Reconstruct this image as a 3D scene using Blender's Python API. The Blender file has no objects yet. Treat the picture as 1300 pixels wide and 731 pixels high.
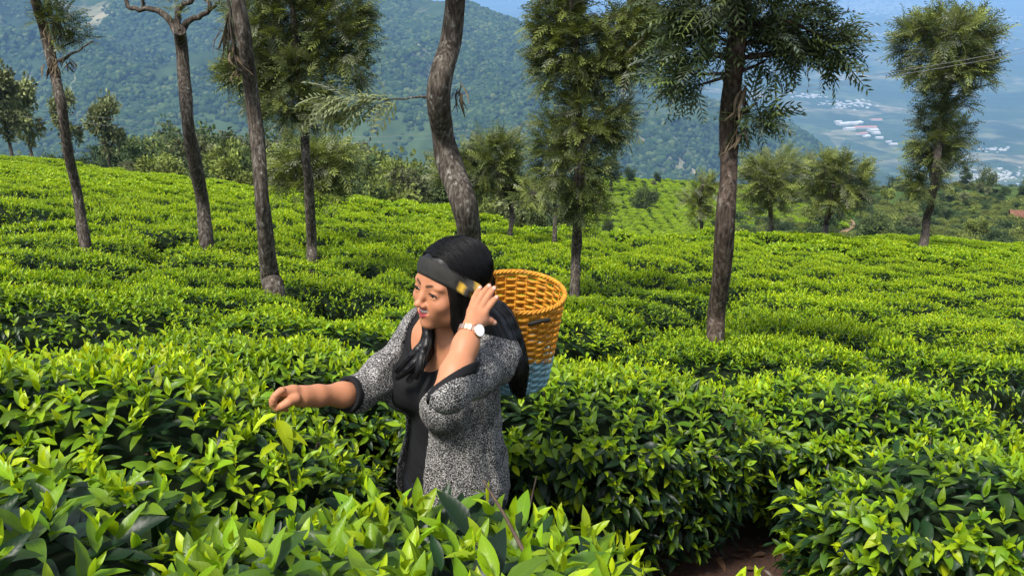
import bpy, math, os
import numpy as np
from mathutils import Vector, Matrix

sc = bpy.context.scene
col = sc.collection
R = math.radians

# ---------------------------------------------------------------- camera
FPX, PITCH, ZC = 1083.0, R(21.5), 2.3
CP, SP = math.cos(PITCH), math.sin(PITCH)
cam_d = bpy.data.cameras.new('camera')
cam = bpy.data.objects.new('camera', cam_d)
col.objects.link(cam)
cam.location = (0, 0, ZC)
cam.rotation_euler = (R(90) - PITCH, 0, 0)
cam_d.sensor_width = 36.0
cam_d.lens = FPX / 1300 * 36.0
cam_d.clip_start = 0.05
cam_d.clip_end = 90000
sc.camera = cam

# ---------------------------------------------------------------- sky, sun, exposure
SUN_EL, SUN_AZ = R(58), R(-140)          # azimuth measured from +Y towards +X
world = bpy.data.worlds.new('World')
sc.world = world
world.use_nodes = True
wn = world.node_tree
wn.nodes.clear()
w_out = wn.nodes.new('ShaderNodeOutputWorld')
w_bg = wn.nodes.new('ShaderNodeBackground')
w_sky = wn.nodes.new('ShaderNodeTexSky')
w_sky.sky_type = 'NISHITA'
w_sky.sun_disc = False
w_sky.sun_elevation = SUN_EL
w_sky.sun_rotation = SUN_AZ
w_sky.altitude = 1200
w_sky.air_density = 1.0
w_sky.dust_density = 4.0
w_sky.ozone_density = 1.0
w_hs = wn.nodes.new('ShaderNodeHueSaturation')
w_hs.inputs['Saturation'].default_value = 0.45
wn.links.new(w_sky.outputs[0], w_hs.inputs['Color'])
wn.links.new(w_hs.outputs[0], w_bg.inputs[0])
w_bg.inputs[1].default_value = 0.13
wn.links.new(w_bg.outputs[0], w_out.inputs[0])

sun_d = bpy.data.lights.new('sun', 'SUN')
sun_d.energy = 2.7
sun_d.angle = R(12)
sun_d.color = (1.0, 0.95, 0.87)
sun = bpy.data.objects.new('sun', sun_d)
col.objects.link(sun)
sun_dir = Vector((math.sin(SUN_AZ) * math.cos(SUN_EL), math.cos(SUN_AZ) * math.cos(SUN_EL), math.sin(SUN_EL)))
sun.rotation_euler = sun_dir.to_track_quat('Z', 'Y').to_euler()

sc.view_settings.view_transform = 'Standard'
sc.view_settings.look = 'None'
sc.view_settings.gamma = 1.0
sc.view_settings.exposure = 1.28
sc.cycles.use_denoising = True
sc.cycles.max_bounces = 6
sc.cycles.diffuse_bounces = 3
sc.cycles.glossy_bounces = 2
sc.cycles.transmission_bounces = 4
sc.cycles.volume_bounces = 0
sc.cycles.caustics_reflective = False
sc.cycles.caustics_refractive = False

# ---------------------------------------------------------------- helpers
def ray(px, py):
    u = (px - 650) / FPX; v = (365.5 - py) / FPX
    return np.array([u, CP + v * SP, -SP + v * CP])

def P(px, py, Y):                        # the point on that pixel's ray at forward distance Y
    d = ray(px, py)
    return np.array([0, 0, ZC]) + d * (Y / d[1])

def UT(px, py):                          # x/y and drop/y of a pixel's ray
    d = ray(px, py)
    return d[0] / d[1], -d[2] / d[1]

def tag(o, label=None, cat=None, group=None, kind=None):
    if label: o['label'] = label
    if cat: o['category'] = cat
    if group: o['group'] = group
    if kind: o['kind'] = kind
    return o

def empty(name, loc=(0, 0, 0), rz=0.0):
    o = bpy.data.objects.new(name, None)
    col.objects.link(o)
    o.location = tuple(loc)
    o.rotation_euler = (0, 0, rz)
    o.empty_display_size = 0.1
    return o

def mesh_np(name, V, Fs, colr=None, smooth=True, midx=None, luv=None):
    """V (n,3); Fs: list of (m,k) int arrays; colr (n,3) point colours"""
    me = bpy.data.meshes.new(name)
    V = np.ascontiguousarray(V, dtype=np.float32)
    Fs = [np.asarray(f, dtype=np.int32) for f in Fs if len(f)]
    loops = np.concatenate([f.ravel() for f in Fs])
    tot = np.concatenate([np.full(len(f), f.shape[1], dtype=np.int32) for f in Fs])
    start = np.concatenate([[0], np.cumsum(tot)[:-1]]).astype(np.int32)
    me.vertices.add(len(V)); me.vertices.foreach_set('co', V.ravel())
    me.loops.add(len(loops)); me.loops.foreach_set('vertex_index', loops)
    me.polygons.add(len(tot)); me.polygons.foreach_set('loop_start', start)
    me.polygons.foreach_set('use_smooth', np.full(len(tot), bool(smooth)))
    if midx is not None:
        me.polygons.foreach_set('material_index', np.asarray(midx, dtype=np.int32))
    if colr is not None:
        a = me.attributes.new('Col', 'FLOAT_COLOR', 'POINT')
        c4 = np.ones((len(V), 4), dtype=np.float32); c4[:, :3] = colr
        a.data.foreach_set('color', c4.ravel())
    if luv is not None:
        a = me.attributes.new('luv', 'FLOAT_VECTOR', 'POINT')
        a.data.foreach_set('vector', np.ascontiguousarray(luv, dtype=np.float32).ravel())
    me.update(calc_edges=True)
    me.validate()
    return me

def obj(name, me, mat=None, parent=None, loc=None):
    o = bpy.data.objects.new(name, me)
    col.objects.link(o)
    if mat is not None and len(me.materials) == 0:
        me.materials.append(mat)
    if parent is not None:
        o.parent = parent
    if loc is not None:
        o.location = tuple(loc)
    return o

class MB:
    """collects vertices / faces / colours for one mesh"""
    def __init__(s): s.v = []; s.f = []; s.c = []; s.n = 0
    def add(s, V, F, c=None):
        V = np.asarray(V, dtype=np.float64)
        s.v.append(V); s.f.append(np.asarray(F, dtype=np.int64) + s.n)
        s.c.append(np.broadcast_to(np.asarray(c if c is not None else (1, 1, 1), dtype=np.float64), V.shape))
        s.n += len(V)
    def tube(s, pts, rad, seg=8, c=None, cap=True, flat=None):
        V, F = tube(pts, rad, seg, flat)
        s.add(V, F, c)
        if cap:
            n = len(pts)
            for i0 in (0, (n - 1) * seg):
                m = V[i0:i0 + seg].mean(0)
                idx = np.arange(seg)
                W = np.vstack([V[i0:i0 + seg], m])
                Q = np.stack([idx, (idx + 1) % seg, np.full(seg, seg), np.full(seg, seg)], 1)
                s.add(W, Q, c)
    def box(s, lo, hi, c=None):
        x0, y0, z0 = lo; x1, y1, z1 = hi
        V = [(x0,y0,z0),(x1,y0,z0),(x1,y1,z0),(x0,y1,z0),(x0,y0,z1),(x1,y0,z1),(x1,y1,z1),(x0,y1,z1)]
        s.add(V, [(0,3,2,1),(4,5,6,7),(0,1,5,4),(1,2,6,5),(2,3,7,6),(3,0,4,7)], c)
    def mesh(s, name, colour=True, smooth=True):
        byk = {}
        V = np.concatenate(s.v)
        for f in s.f:
            byk.setdefault(f.shape[1], []).append(f)
        Fs = []
        for k, l in byk.items():
            f = np.concatenate(l)
            if k == 4:
                tri = f[:, 2] == f[:, 3]
                if tri.any(): Fs.append(f[tri][:, :3])
                f = f[~tri]
            if len(f): Fs.append(f)
        return mesh_np(name, V, Fs, np.concatenate(s.c) if colour else None, smooth)

def unit(v): return v / (np.linalg.norm(v, axis=-1, keepdims=True) + 1e-12)
def frames(pts):
    pts = np.asarray(pts, dtype=np.float64)
    t = np.gradient(pts, axis=0)
    t /= np.linalg.norm(t, axis=1)[:, None] + 1e-12
    ref = np.array([0, 0, 1.0]) if abs(t[0, 2]) < 0.9 else np.array([1.0, 0, 0])
    n = np.cross(t[0], ref); n /= np.linalg.norm(n)
    N = [n]
    for i in range(1, len(pts)):
        n = N[-1] - t[i] * np.dot(N[-1], t[i])
        n /= np.linalg.norm(n) + 1e-12
        N.append(n)
    N = np.array(N)
    return t, N, np.cross(t, N)

def tube(pts, rad, seg=8, flat=None):
    pts = np.asarray(pts, dtype=np.float64)
    rad = np.broadcast_to(np.asarray(rad, dtype=np.float64), (len(pts),))
    t, N, B = frames(pts)
    a = np.arange(seg) / seg * 2 * np.pi
    fl = 1.0 if flat is None else flat
    ring = np.cos(a)[None, :, None] * N[:, None, :] + fl * np.sin(a)[None, :, None] * B[:, None, :]
    V = (pts[:, None, :] + ring * rad[:, None, None]).reshape(-1, 3)
    i = np.arange(len(pts) - 1)[:, None] * seg; j = np.arange(seg)[None, :]; j2 = (j + 1) % seg
    F = np.stack([i + j, i + j2, i + seg + j2, i + seg + j], -1).reshape(-1, 4)
    return V, F

def spline(pts, n):
    """Catmull-Rom through the points (any dimension), n samples"""
    p = np.asarray(pts, dtype=np.float64)
    if len(p) == 2:
        return p[0] + np.linspace(0, 1, n)[:, None] * (p[1] - p[0])
    q = np.vstack([2 * p[0] - p[1], p, 2 * p[-1] - p[-2]])
    u = np.linspace(0, len(p) - 1 - 1e-9, n)
    i = u.astype(int); f = (u - i)[:, None]
    a, b, c, d = q[i], q[i + 1], q[i + 2], q[i + 3]
    return 0.5 * (2 * b + (c - a) * f + (2 * a - 5 * b + 4 * c - d) * f ** 2 + (3 * b - a - 3 * c + d) * f ** 3)

def vnoise(x, y, z=None, seed=0):
    """smooth value noise in -1..1 (numpy)"""
    x = np.asarray(x, dtype=np.float64); y = np.asarray(y, dtype=np.float64)
    z = np.zeros_like(x) if z is None else np.asarray(z, dtype=np.float64)
    xi, yi, zi = np.floor(x).astype(np.int64), np.floor(y).astype(np.int64), np.floor(z).astype(np.int64)
    fx, fy, fz = x - xi, y - yi, z - zi
    sm = lambda t: t * t * t * (t * (t * 6 - 15) + 10)
    fx, fy, fz = sm(fx), sm(fy), sm(fz)
    def h(a, b, c):
        n = (a * 374761393 + b * 668265263 + c * 1274126177 + seed * 974711) & 0x7fffffff
        n = ((n ^ (n >> 13)) * 1103515245) & 0x7fffffff
        n = ((n ^ (n >> 16)) * 1246822519) & 0x7fffffff
        return ((n ^ (n >> 15)) & 0xffff) / 32767.5 - 1
    r = 0
    for dx in (0, 1):
        for dy in (0, 1):
            for dz in (0, 1):
                w = (fx if dx else 1 - fx) * (fy if dy else 1 - fy) * (fz if dz else 1 - fz)
                r = r + w * h(xi + dx, yi + dy, zi + dz)
    return r

def fbm(x, y, z=None, oct=4, seed=0):
    r = 0; a = 1.0; s = 0
    for i in range(oct):
        k = 2.0 ** i
        r = r + a * vnoise(np.asarray(x) * k, np.asarray(y) * k, None if z is None else np.asarray(z) * k, seed + i * 17)
        s += a; a *= 0.5
    return r / s

# ---------------------------------------------------------------- material helpers
def new_mat(name):
    m = bpy.data.materials.new(name); m.use_nodes = True
    nt = m.node_tree
    b = nt.nodes['Principled BSDF']
    return m, nt, b

def nd(nt, typ, **kw):
    n = nt.nodes.new(typ)
    for k, v in kw.items():
        if k.startswith('i_'):
            n.inputs[k[2:].replace('_', ' ')].default_value = v
        else:
            setattr(n, k, v)
    return n

def ramp(nt, fac, stops, interp='LINEAR'):
    r = nt.nodes.new('ShaderNodeValToRGB')
    r.color_ramp.interpolation = interp
    el = r.color_ramp.elements
    while len(el) < len(stops): el.new(0.5)
    for e, (p, c) in zip(el, stops):
        e.position = p; e.color = (c[0], c[1], c[2], 1)
    nt.links.new(fac, r.inputs[0])
    return r.outputs[0]

def mixc(nt, fac, a, b, mode='MIX'):
    n = nt.nodes.new('ShaderNodeMix'); n.data_type = 'RGBA'; n.blend_type = mode
    for s, v in ((n.inputs[0], fac), (n.inputs[6], a), (n.inputs[7], b)):
        if hasattr(v, 'links') or hasattr(v, 'is_linked'):
            nt.links.new(v, s)
        else:
            s.default_value = v if not isinstance(v, tuple) else (v[0], v[1], v[2], 1)
    return n.outputs[2]

def coord(nt, kind='Object', scale=None):
    tc = nt.nodes.new('ShaderNodeTexCoord')
    o = tc.outputs[kind]
    if scale is not None:
        mp = nt.nodes.new('ShaderNodeMapping')
        mp.inputs['Scale'].default_value = scale if isinstance(scale, tuple) else (scale,) * 3
        nt.links.new(o, mp.inputs[0]); o = mp.outputs[0]
    return o

def noise(nt, vec, scale, detail=4, rough=0.55, dist=0.0):
    n = nt.nodes.new('ShaderNodeTexNoise')
    n.inputs['Scale'].default_value = scale; n.inputs['Detail'].default_value = detail
    n.inputs['Roughness'].default_value = rough; n.inputs['Distortion'].default_value = dist
    nt.links.new(vec, n.inputs['Vector'])
    return n.outputs[0]

def bump(nt, b, height, strength=0.3, dist=0.01):
    n = nt.nodes.new('ShaderNodeBump')
    n.inputs['Strength'].default_value = strength; n.inputs['Distance'].default_value = dist
    nt.links.new(height, n.inputs['Height']); nt.links.new(n.outputs[0], b.inputs['Normal'])

def leaf_material(name, rough=0.45, transl=0.35, tint=(1.25, 1.15, 0.55), spec=0.5, jitter=0.25, veins=False):
    """reads the per-leaf colour; part of the light goes through the blade"""
    m, nt, b = new_mat(name)
    at = nd(nt, 'ShaderNodeAttribute', attribute_name='Col')
    oi = nd(nt, 'ShaderNodeObjectInfo')
    cc = at.outputs['Color']
    mr = nd(nt, 'ShaderNodeMapRange'); mr.inputs['To Min'].default_value = 1 - jitter; mr.inputs['To Max'].default_value = 1 + jitter
    nt.links.new(oi.outputs['Random'], mr.inputs[0])
    hs = nd(nt, 'ShaderNodeHueSaturation')
    nt.links.new(mr.outputs[0], hs.inputs['Value']); nt.links.new(cc, hs.inputs['Color'])
    cc = hs.outputs[0]
    nt.links.new(cc, b.inputs['Base Color'])
    b.inputs['Roughness'].default_value = rough
    b.inputs['Specular IOR Level'].default_value = spec
    tr = nd(nt, 'ShaderNodeBsdfTranslucent')
    mul = mixc(nt, 1.0, cc, tint, 'MULTIPLY')
    nt.links.new(mul, tr.inputs[0])
    mx = nd(nt, 'ShaderNodeMixShader'); mx.inputs[0].default_value = transl
    nt.links.new(b.outputs[0], mx.inputs[1]); nt.links.new(tr.outputs[0], mx.inputs[2])
    nt.links.new(mx.outputs[0], nt.nodes['Material Output'].inputs['Surface'])
    if veins:                                # pale midrib and ribbed blade, from the leaf's own coordinates
        lv = nd(nt, 'ShaderNodeAttribute', attribute_name='luv')
        sp = nd(nt, 'ShaderNodeSeparateXYZ'); nt.links.new(lv.outputs['Vector'], sp.inputs[0])
        def mth(op, a_, b_=None, c_=None):
            n_ = nd(nt, 'ShaderNodeMath', operation=op)
            for k_, v_ in enumerate((a_, b_, c_)):
                if v_ is None: continue
                if isinstance(v_, (int, float)): n_.inputs[k_].default_value = v_
                else: nt.links.new(v_, n_.inputs[k_])
            return n_.outputs[0]
        has = mth('GREATER_THAN', sp.outputs[2], .5)
        ax = mth('ABSOLUTE', sp.outputs[0])
        rib = mth('MULTIPLY', mth('LESS_THAN', ax, .07), has)
        vein = mth('SINE', mth('MULTIPLY', mth('MULTIPLY_ADD', ax, -.16, sp.outputs[1]), 58.0))
        c2 = mixc(nt, mth('MULTIPLY', rib, .35), cc, mixc(nt, 1.0, cc, (1.7, 1.5, 1.3), 'MULTIPLY'))
        c2 = mixc(nt, mth('MULTIPLY', mth('MULTIPLY', mth('GREATER_THAN', vein, .95), has), .12), c2, mixc(nt, 1.0, cc, (1.5, 1.35, 1.2), 'MULTIPLY'))
        blot = noise(nt, coord(nt), 35, 3)
        c2 = mixc(nt, ramp(nt, blot, [(.35, (0, 0, 0)), (.75, (.35, .35, .35))]), c2, mixc(nt, 1.0, cc, (.62, .72, .8), 'MULTIPLY'))
        nt.links.new(c2, b.inputs['Base Color'])
        nt.links.new(mixc(nt, 1.0, c2, tint, 'MULTIPLY'), tr.inputs[0])
        bump(nt, b, mth('MULTIPLY_ADD', rib, -1.5, mth('MULTIPLY', vein, has)), .07, .0012)
    return m

def plain_mat(name, c, rough=.6, spec=.4, metal=0.0, bscale=None, bstr=.2, var=0.0, vscale=30):
    m, nt, b = new_mat(name)
    b.inputs['Base Color'].default_value = (*c, 1)
    b.inputs['Roughness'].default_value = rough
    b.inputs['Specular IOR Level'].default_value = spec
    b.inputs['Metallic'].default_value = metal
    if var:
        n = noise(nt, coord(nt), vscale, 4)
        lo = tuple(x * (1 - var) for x in c); hi = tuple(min(1, x * (1 + var)) for x in c)
        nt.links.new(ramp(nt, n, [(.3, lo), (.7, hi)]), b.inputs['Base Color'])
    if bscale:
        bump(nt, b, noise(nt, coord(nt), bscale, 3), bstr, .004)
    return m

# ================================================================ the lie of the land
SLOPE, TILT = .253, .086
def drop(x, y):
    """how far the plucked tops of the tea lie below the camera"""
    y = np.asarray(y, float); yy = np.maximum(y, .3)
    return SLOPE * yy + 1.25 * (1 - np.exp(-yy / 3.0)) + TILT * np.asarray(x, float) + .10 * vnoise(np.asarray(x) * .16 + 3, yy * .16, None, 2) * np.clip((yy - 6) / 8, 0, 1)
def canopy(x, y):
    return ZC - drop(x, y)

PXR = [(-60, -75), (120, -62), (300, -50), (430, -42), (500, -22), (560, 0), (600, 12), (660, 24), (720, 45), (800, 74), (860, 98), (920, 125), (1000, 166), (1080, 200), (1150, 228), (1200, 246), (1300, 262)]
RU, RT = np.array([UT(*q) for q in PXR]).T

UC = np.array([-.75, -.62, -.45, -.30, -.15, .0, .06, .12, .18, .25, .32, .40, .50, .62, .75])
RIM_U = np.array([-.75, -.6, -.4, -.23, -.08, 0.0, .1, .2, .32, .43, .53, .7])
RIM_Y = np.array([50, 48, 38, 30, 28, 24, 21, 23.5, 27, 33, 40, 48.0])    # how far the tea reaches
def rim_y(u): return np.interp(u, RIM_U, RIM_Y)
ED = SLOPE + 1.25 / rim_y(UC) + TILT * UC                         # rim of the tea field
HT = np.array([.275, .275, .275, .275, .275, .272, .266, .257, .259, .264, .268, .264, .261, .262, .262])   # crest of the next hill
lw = np.clip((-UC - .0) / .2, 0, 1)                               # wooded side
rows = [(20, ED + .045), (52, ED + .045), (65, ED + .050 - .010 * lw), (90, np.where(lw > .5, ED + .045, .352)), (120, np.where(lw > .5, ED + .036, .322)),
        (150, np.where(lw > .5, ED + .034, .292)), (195, np.where(lw > .5, ED + .045, HT)), (240, np.where(lw > .5, ED + .07, HT + .03)),
        (400, .42 + 0 * UC), (800, .47 + 0 * UC), (1200, .42 + 0 * UC)]
rid = np.interp(UC, RU, RT)
PLAIN = 900.0
for yy, k in ((1500, .70), (1900, .46), (2300, .26), (2700, .09), (3000, 0.0)):
    rows.append((yy, np.minimum(rid + k * (.40 - rid), (PLAIN + ZC) / yy)))
rows += [(3300, np.minimum(rid + .035, PLAIN / 3300)), (3800, np.minimum(rid + .12, PLAIN / 3800)), (4600, np.full(len(UC), PLAIN / 4600)), (7000, np.full(len(UC), PLAIN / 7000)), (12000, np.full(len(UC), PLAIN / 12000)), (40000, np.full(len(UC), PLAIN / 40000))]
RY = np.log(np.array([r[0] for r in rows])); RTB = np.array([r[1] for r in rows])

def far_T(u, y):
    u = np.clip(u, UC[0], UC[-1]); ly = np.clip(np.log(np.maximum(y, 1)), RY[0], RY[-1])
    out = np.zeros_like(ly); i = np.clip(np.searchsorted(RY, ly) - 1, 0, len(RY) - 2)
    # smooth interpolation across columns
    cols = np.stack([np.interp(u, UC, RTB[k]) for k in range(len(RY))], 0)
    f = (ly - RY[i]) / (RY[i + 1] - RY[i])
    idx = np.arange(len(ly))
    return cols[i, idx] * (1 - f) + cols[i + 1, idx] * f

def near_ground(x, y):
    c = canopy(x, np.maximum(y, 2.9)) - .80
    bank = np.interp(y, [-30, 0, .5, 1.0, 1.5, 1.95, 2.95], [6, .85, .72, .55, .27, .0, .0]) - TILT * np.clip(x, -6, 6) * np.clip((y - 2.0) / .9, 0, 1)
    w = np.clip((y - 2.6) / .6, 0, 1)
    return bank * (1 - w) + c * w

def ground_z(x, y):
    x = np.atleast_1d(np.asarray(x, float)); y = np.atleast_1d(np.asarray(y, float))
    r = np.hypot(x, y)
    yf = np.maximum(y, r * .55)                                    # keeps the sheet sane beside and behind the camera
    ng = near_ground(np.clip(x, -60, 60), np.clip(y, -60, 60))
    u = x / np.maximum(yf, 1e-3)
    fg = ZC - far_T(u, yf) * yf
    # relief of the mountain and the hills
    m = np.clip((yf - 900) / 600, 0, 1) * np.clip((4200 - yf) / 800, 0, 1)
    low = np.clip((fg + PLAIN) / 200, 0, 1)
    rel = (np.abs(fbm(x / 620 + 5, y / 900 + 2, None, 5, 31)) * -2 + .55) * 150 + fbm(x / 160, y / 160, None, 4, 8) * 22
    fg = fg + m * low * rel * np.clip((3300 - yf) / 900, .25, 1)
    h = np.clip((yf - 50) / 60, 0, 1) * np.clip((900 - yf) / 400, 0, 1)
    fg = fg + h * fbm(x / 45 + 9, y / 45, None, 4, 12) * .012 * yf
    fg = fg + np.clip((yf - 4200) / 800, 0, 1) * fbm(x / 3000, y / 3000, None, 3, 41) * 18
    w = np.clip((yf - rim_y(u) - .6) / 3, 0, 1)
    z = ng * (1 - w) + fg * w
    back = np.clip((-y - 1) / 30, 0, 1)
    return z * (1 - back) + (np.clip(.85 + .16 * r, 0, 40)) * back

rr = np.concatenate([[0.05], np.arange(.3, 8, .22), np.geomspace(8, 60, 50)[0:], np.geomspace(60.5, 42000, 250)[1:]])
az = np.concatenate([np.arange(-180, -46, 6.0), np.arange(-46, 46, .27), np.arange(46, 180, 6.0)])
AZ, RR = np.meshgrid(np.radians(az), rr, indexing='ij')
gx, gy = (RR * np.sin(AZ)).ravel(), (RR * np.cos(AZ)).ravel()
gz = ground_z(gx, gy)
na_, nr_ = len(az), len(rr)
i = np.arange(na_)[:, None]; j = np.arange(nr_ - 1)[None]
i2 = (i + 1) % na_
gf = np.stack([i * nr_ + j, i * nr_ + j + 1, i2 * nr_ + j + 1, i2 * nr_ + j], -1).reshape(-1, 4)
cx, cy = gx[gf].mean(1), gy[gf].mean(1)
cr_, cu = np.hypot(cx, cy), cx / np.maximum(cy, 1e-3)
cz = gz[gf].mean(1)
mi = np.zeros(len(gf), int)
mi[(cr_ > 52)] = 1                                                # tea hill / scrub
mi[(cr_ > 270)] = 2                                               # forest
mi[(cr_ > 2600) & (cz < -PLAIN + 60)] = 3                         # valley floor
mi[(cy < 0) & (cr_ > 20)] = 1

def soil_mat():
    m, nt, b = new_mat('red_soil')
    co = coord(nt)
    n = noise(nt, co, 3.0, 6); n2 = noise(nt, co, 60, 4)
    c = ramp(nt, n, [(.3, (.032, .012, .006)), (.55, (.070, .025, .011)), (.75, (.11, .042, .018))])
    c = mixc(nt, ramp(nt, n2, [(.45, (0, 0, 0)), (.62, (1, 1, 1))]), c, (.025, .014, .008))
    nt.links.new(c, b.inputs['Base Color']); b.inputs['Roughness'].default_value = .95
    bump(nt, b, n2, .8, .02)
    return m
def hill_mat():
    m, nt, b = new_mat('hill_scrub')
    co = coord(nt)
    n = noise(nt, co, .05, 5); n2 = noise(nt, co, .9, 4)
    c = ramp(nt, n, [(.35, (.030, .062, .014)), (.5, (.055, .105, .018)), (.68, (.085, .125, .025))])
    c = mixc(nt, ramp(nt, n2, [(.42, (0, 0, 0)), (.60, (1, 1, 1))]), c, (.022, .038, .012))
    nt.links.new(c, b.inputs['Base Color']); b.inputs['Roughness'].default_value = .95; b.inputs['Specular IOR Level'].default_value = .1
    return m
def forest_mat():
    m, nt, b = new_mat('forest_floor')
    co = coord(nt)
    n = noise(nt, co, .0022, 6, .6, .6); n2 = noise(nt, co, .03, 4); n3 = noise(nt, coord(nt, 'Object', (1.0, .45, .6)), .0032, 5, .62, 1.2)
    c = ramp(nt, n2, [(.3, (.016, .030, .012)), (.7, (.034, .058, .020))])
    c = mixc(nt, ramp(nt, n, [(.50, (0, 0, 0)), (.66, (.75, .75, .75))]), c, (.075, .11, .035))
    c = mixc(nt, ramp(nt, n3, [(.56, (0, 0, 0)), (.66, (.9, .9, .9))]), c, (.26, .23, .14))
    nt.links.new(c, b.inputs['Base Color']); b.inputs['Roughness'].default_value = 1; b.inputs['Specular IOR Level'].default_value = .05
    return m
def valley_mat():
    m, nt, b = new_mat('valley_fields')
    co = coord(nt)
    v = nd(nt, 'ShaderNodeTexVoronoi'); v.inputs['Scale'].default_value = .0042; v.inputs['Randomness'].default_value = 1
    nt.links.new(co, v.inputs['Vector'])
    hs = nd(nt, 'ShaderNodeSeparateColor'); nt.links.new(v.outputs['Color'], hs.inputs[0])
    n = noise(nt, co, .0009, 5, .6, .8); n2 = noise(nt, co, .012, 4)
    c = ramp(nt, hs.outputs[0], [(.0, (.03, .055, .022)), (.45, (.055, .085, .03)), (.7, (.10, .13, .05)), (.92, (.22, .20, .12))])
    c = mixc(nt, ramp(nt, n, [(.45, (0, 0, 0)), (.58, (1, 1, 1))]), c, (.026, .046, .02))
    c = mixc(nt, ramp(nt, n2, [(.4, (0, 0, 0)), (.62, (.8, .8, .8))]), c, (.02, .04, .016))
    nt.links.new(c, b.inputs['Base Color']); b.inputs['Roughness'].default_value = 1; b.inputs['Specular IOR Level'].default_value = .05
    return m
gm = mesh_np('ground', np.stack([gx, gy, gz], 1), [gf], None, True, mi)
for f in (soil_mat, hill_mat, forest_mat, valley_mat): gm.materials.append(f())
ground = tag(obj('ground', gm), 'red soil slope falling to a wooded mountain and a wide blue valley', 'ground', kind='structure')
# ================================================================ tea
def leaf_tpl(rows, w, fold, curl, seed=0):
    """unit leaf along +y: rows of (left, rib, right) between two end points; triangles"""
    rg = np.random.default_rng(seed)
    ys = np.linspace(0, 1, rows + 2)
    prof = lambda t: (np.sin(np.pi * t ** .82)) ** .85
    V = [(0, 0, 0)]
    for t in ys[1:-1]:
        hw = w * .5 * prof(t); zc = -curl * t * t + .10 * curl * t
        e = rg.uniform(-.02, .02)
        V += [(-hw, t, zc + fold * hw + e), (0, t, zc), (hw, t, zc + fold * hw - e)]
    V += [(0, 1, -curl * .9)]
    T = [(0, 2, 1), (0, 3, 2)]
    for k in range(rows - 1):
        a = 1 + 3 * k; b = a + 3
        T += [(a, a + 1, b + 1), (a, b + 1, b), (a + 1, a + 2, b + 2), (a + 1, b + 2, b + 1)]
    a = 1 + 3 * (rows - 1); n = len(V) - 1
    T += [(a, a + 1, n), (a + 1, a + 2, n)]
    return np.array(V, float), np.array(T)

TPL = {0: [leaf_tpl(6, .38, .55, .30, 1), leaf_tpl(6, .31, .80, .14, 2), leaf_tpl(6, .45, .35, .50, 3), leaf_tpl(6, .32, .55, -.12, 13)],
       1: [leaf_tpl(2, .36, .5, .28, 4), leaf_tpl(2, .32, .7, .12, 5), leaf_tpl(2, .40, .35, .45, 6)],
       2: [leaf_tpl(1, .42, .5, .2, 7), leaf_tpl(1, .38, .6, .1, 8)],
       3: [leaf_tpl(1, .60, .4, .2, 9)]}

def tpl_luv(tv_):
    l = np.zeros_like(tv_); l[:, 1] = tv_[:, 1]; l[:, 2] = 1
    l[1:-1:3, 0] = -1; l[3:-1:3, 0] = 1
    return l
def leaf_frames(d, up):
    d = unit(d); x = unit(np.cross(d, up)); z = np.cross(x, d)
    return np.stack([x, d, z], -1)                                # columns

YOUNG, MID, OLD, DARK = np.array([.450, .560, .010]), np.array([.190, .330, .010]), np.array([.018, .052, .014]), np.array([.007, .022, .011])
def age_colour(age, rg):
    age = np.clip(age, 0, 3)[:, None]
    c = np.where(age < 1, YOUNG + (MID - YOUNG) * age, np.where(age < 2, MID + (OLD - MID) * (age - 1), OLD + (DARK - OLD) * (age - 2)))
    v = rg.uniform(.72, 1.25, (len(c), 1)); t = rg.normal(0, .07, (len(c), 1))
    return c * v * np.concatenate([1 + t, np.ones_like(t), np.ones_like(t)], 1)

def shoots(rg, p, axis, size, nleaf, vig, lscale):
    """flushes: bud and spiralling leaves round a short stem -> leaf records"""
    n = len(p); axis = unit(axis)
    ref = np.where(np.abs(axis[:, 2:3]) < .9, np.array([[0, 0, 1.0]]), np.array([[1.0, 0, 0]]))
    e1 = unit(np.cross(axis, ref)); e2 = np.cross(axis, e1)
    ph0 = rg.uniform(0, 2 * np.pi, n)
    out = []
    ang = np.radians([8, 20, 33, 47, 62, 78, 92]); ln = np.array([.032, .048, .062, .072, .080, .086, .088])
    for k in range(nleaf):
        kk = k if nleaf > 3 else k + 1
        ph = ph0 + kk * 2.4 + rg.normal(0, .25, n)
        th = ang[kk] + rg.normal(0, .16, n)
        rad = np.cos(ph)[:, None] * e1 + np.sin(ph)[:, None] * e2
        d = np.cos(th)[:, None] * axis + np.sin(th)[:, None] * rad
        up = np.sin(th)[:, None] * axis - np.cos(th)[:, None] * rad
        pos = p + axis * (size * (1 - .17 * kk))[:, None]
        L = ln[kk] * lscale * rg.uniform(.75, 1.25, n)
        age = .27 * kk + (1 - vig) * .95 + rg.normal(0, .18, n)
        out.append((pos, d, up, L, age))
    return [np.concatenate(a) for a in zip(*out)]

def sup(rg, n, a, b, ex=4.0):
    k = int(n * 1.6) + 20
    q = rg.uniform(-1, 1, (k, 2))
    rho = (np.abs(q[:, 0]) ** ex + np.abs(q[:, 1]) ** ex) ** (1 / ex)
    q = q[rho < 1][:n]
    rho = (np.abs(q[:, 0]) ** ex + np.abs(q[:, 1]) ** ex) ** (1 / ex)
    return q[:, 0] * a, q[:, 1] * b, rho

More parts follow.
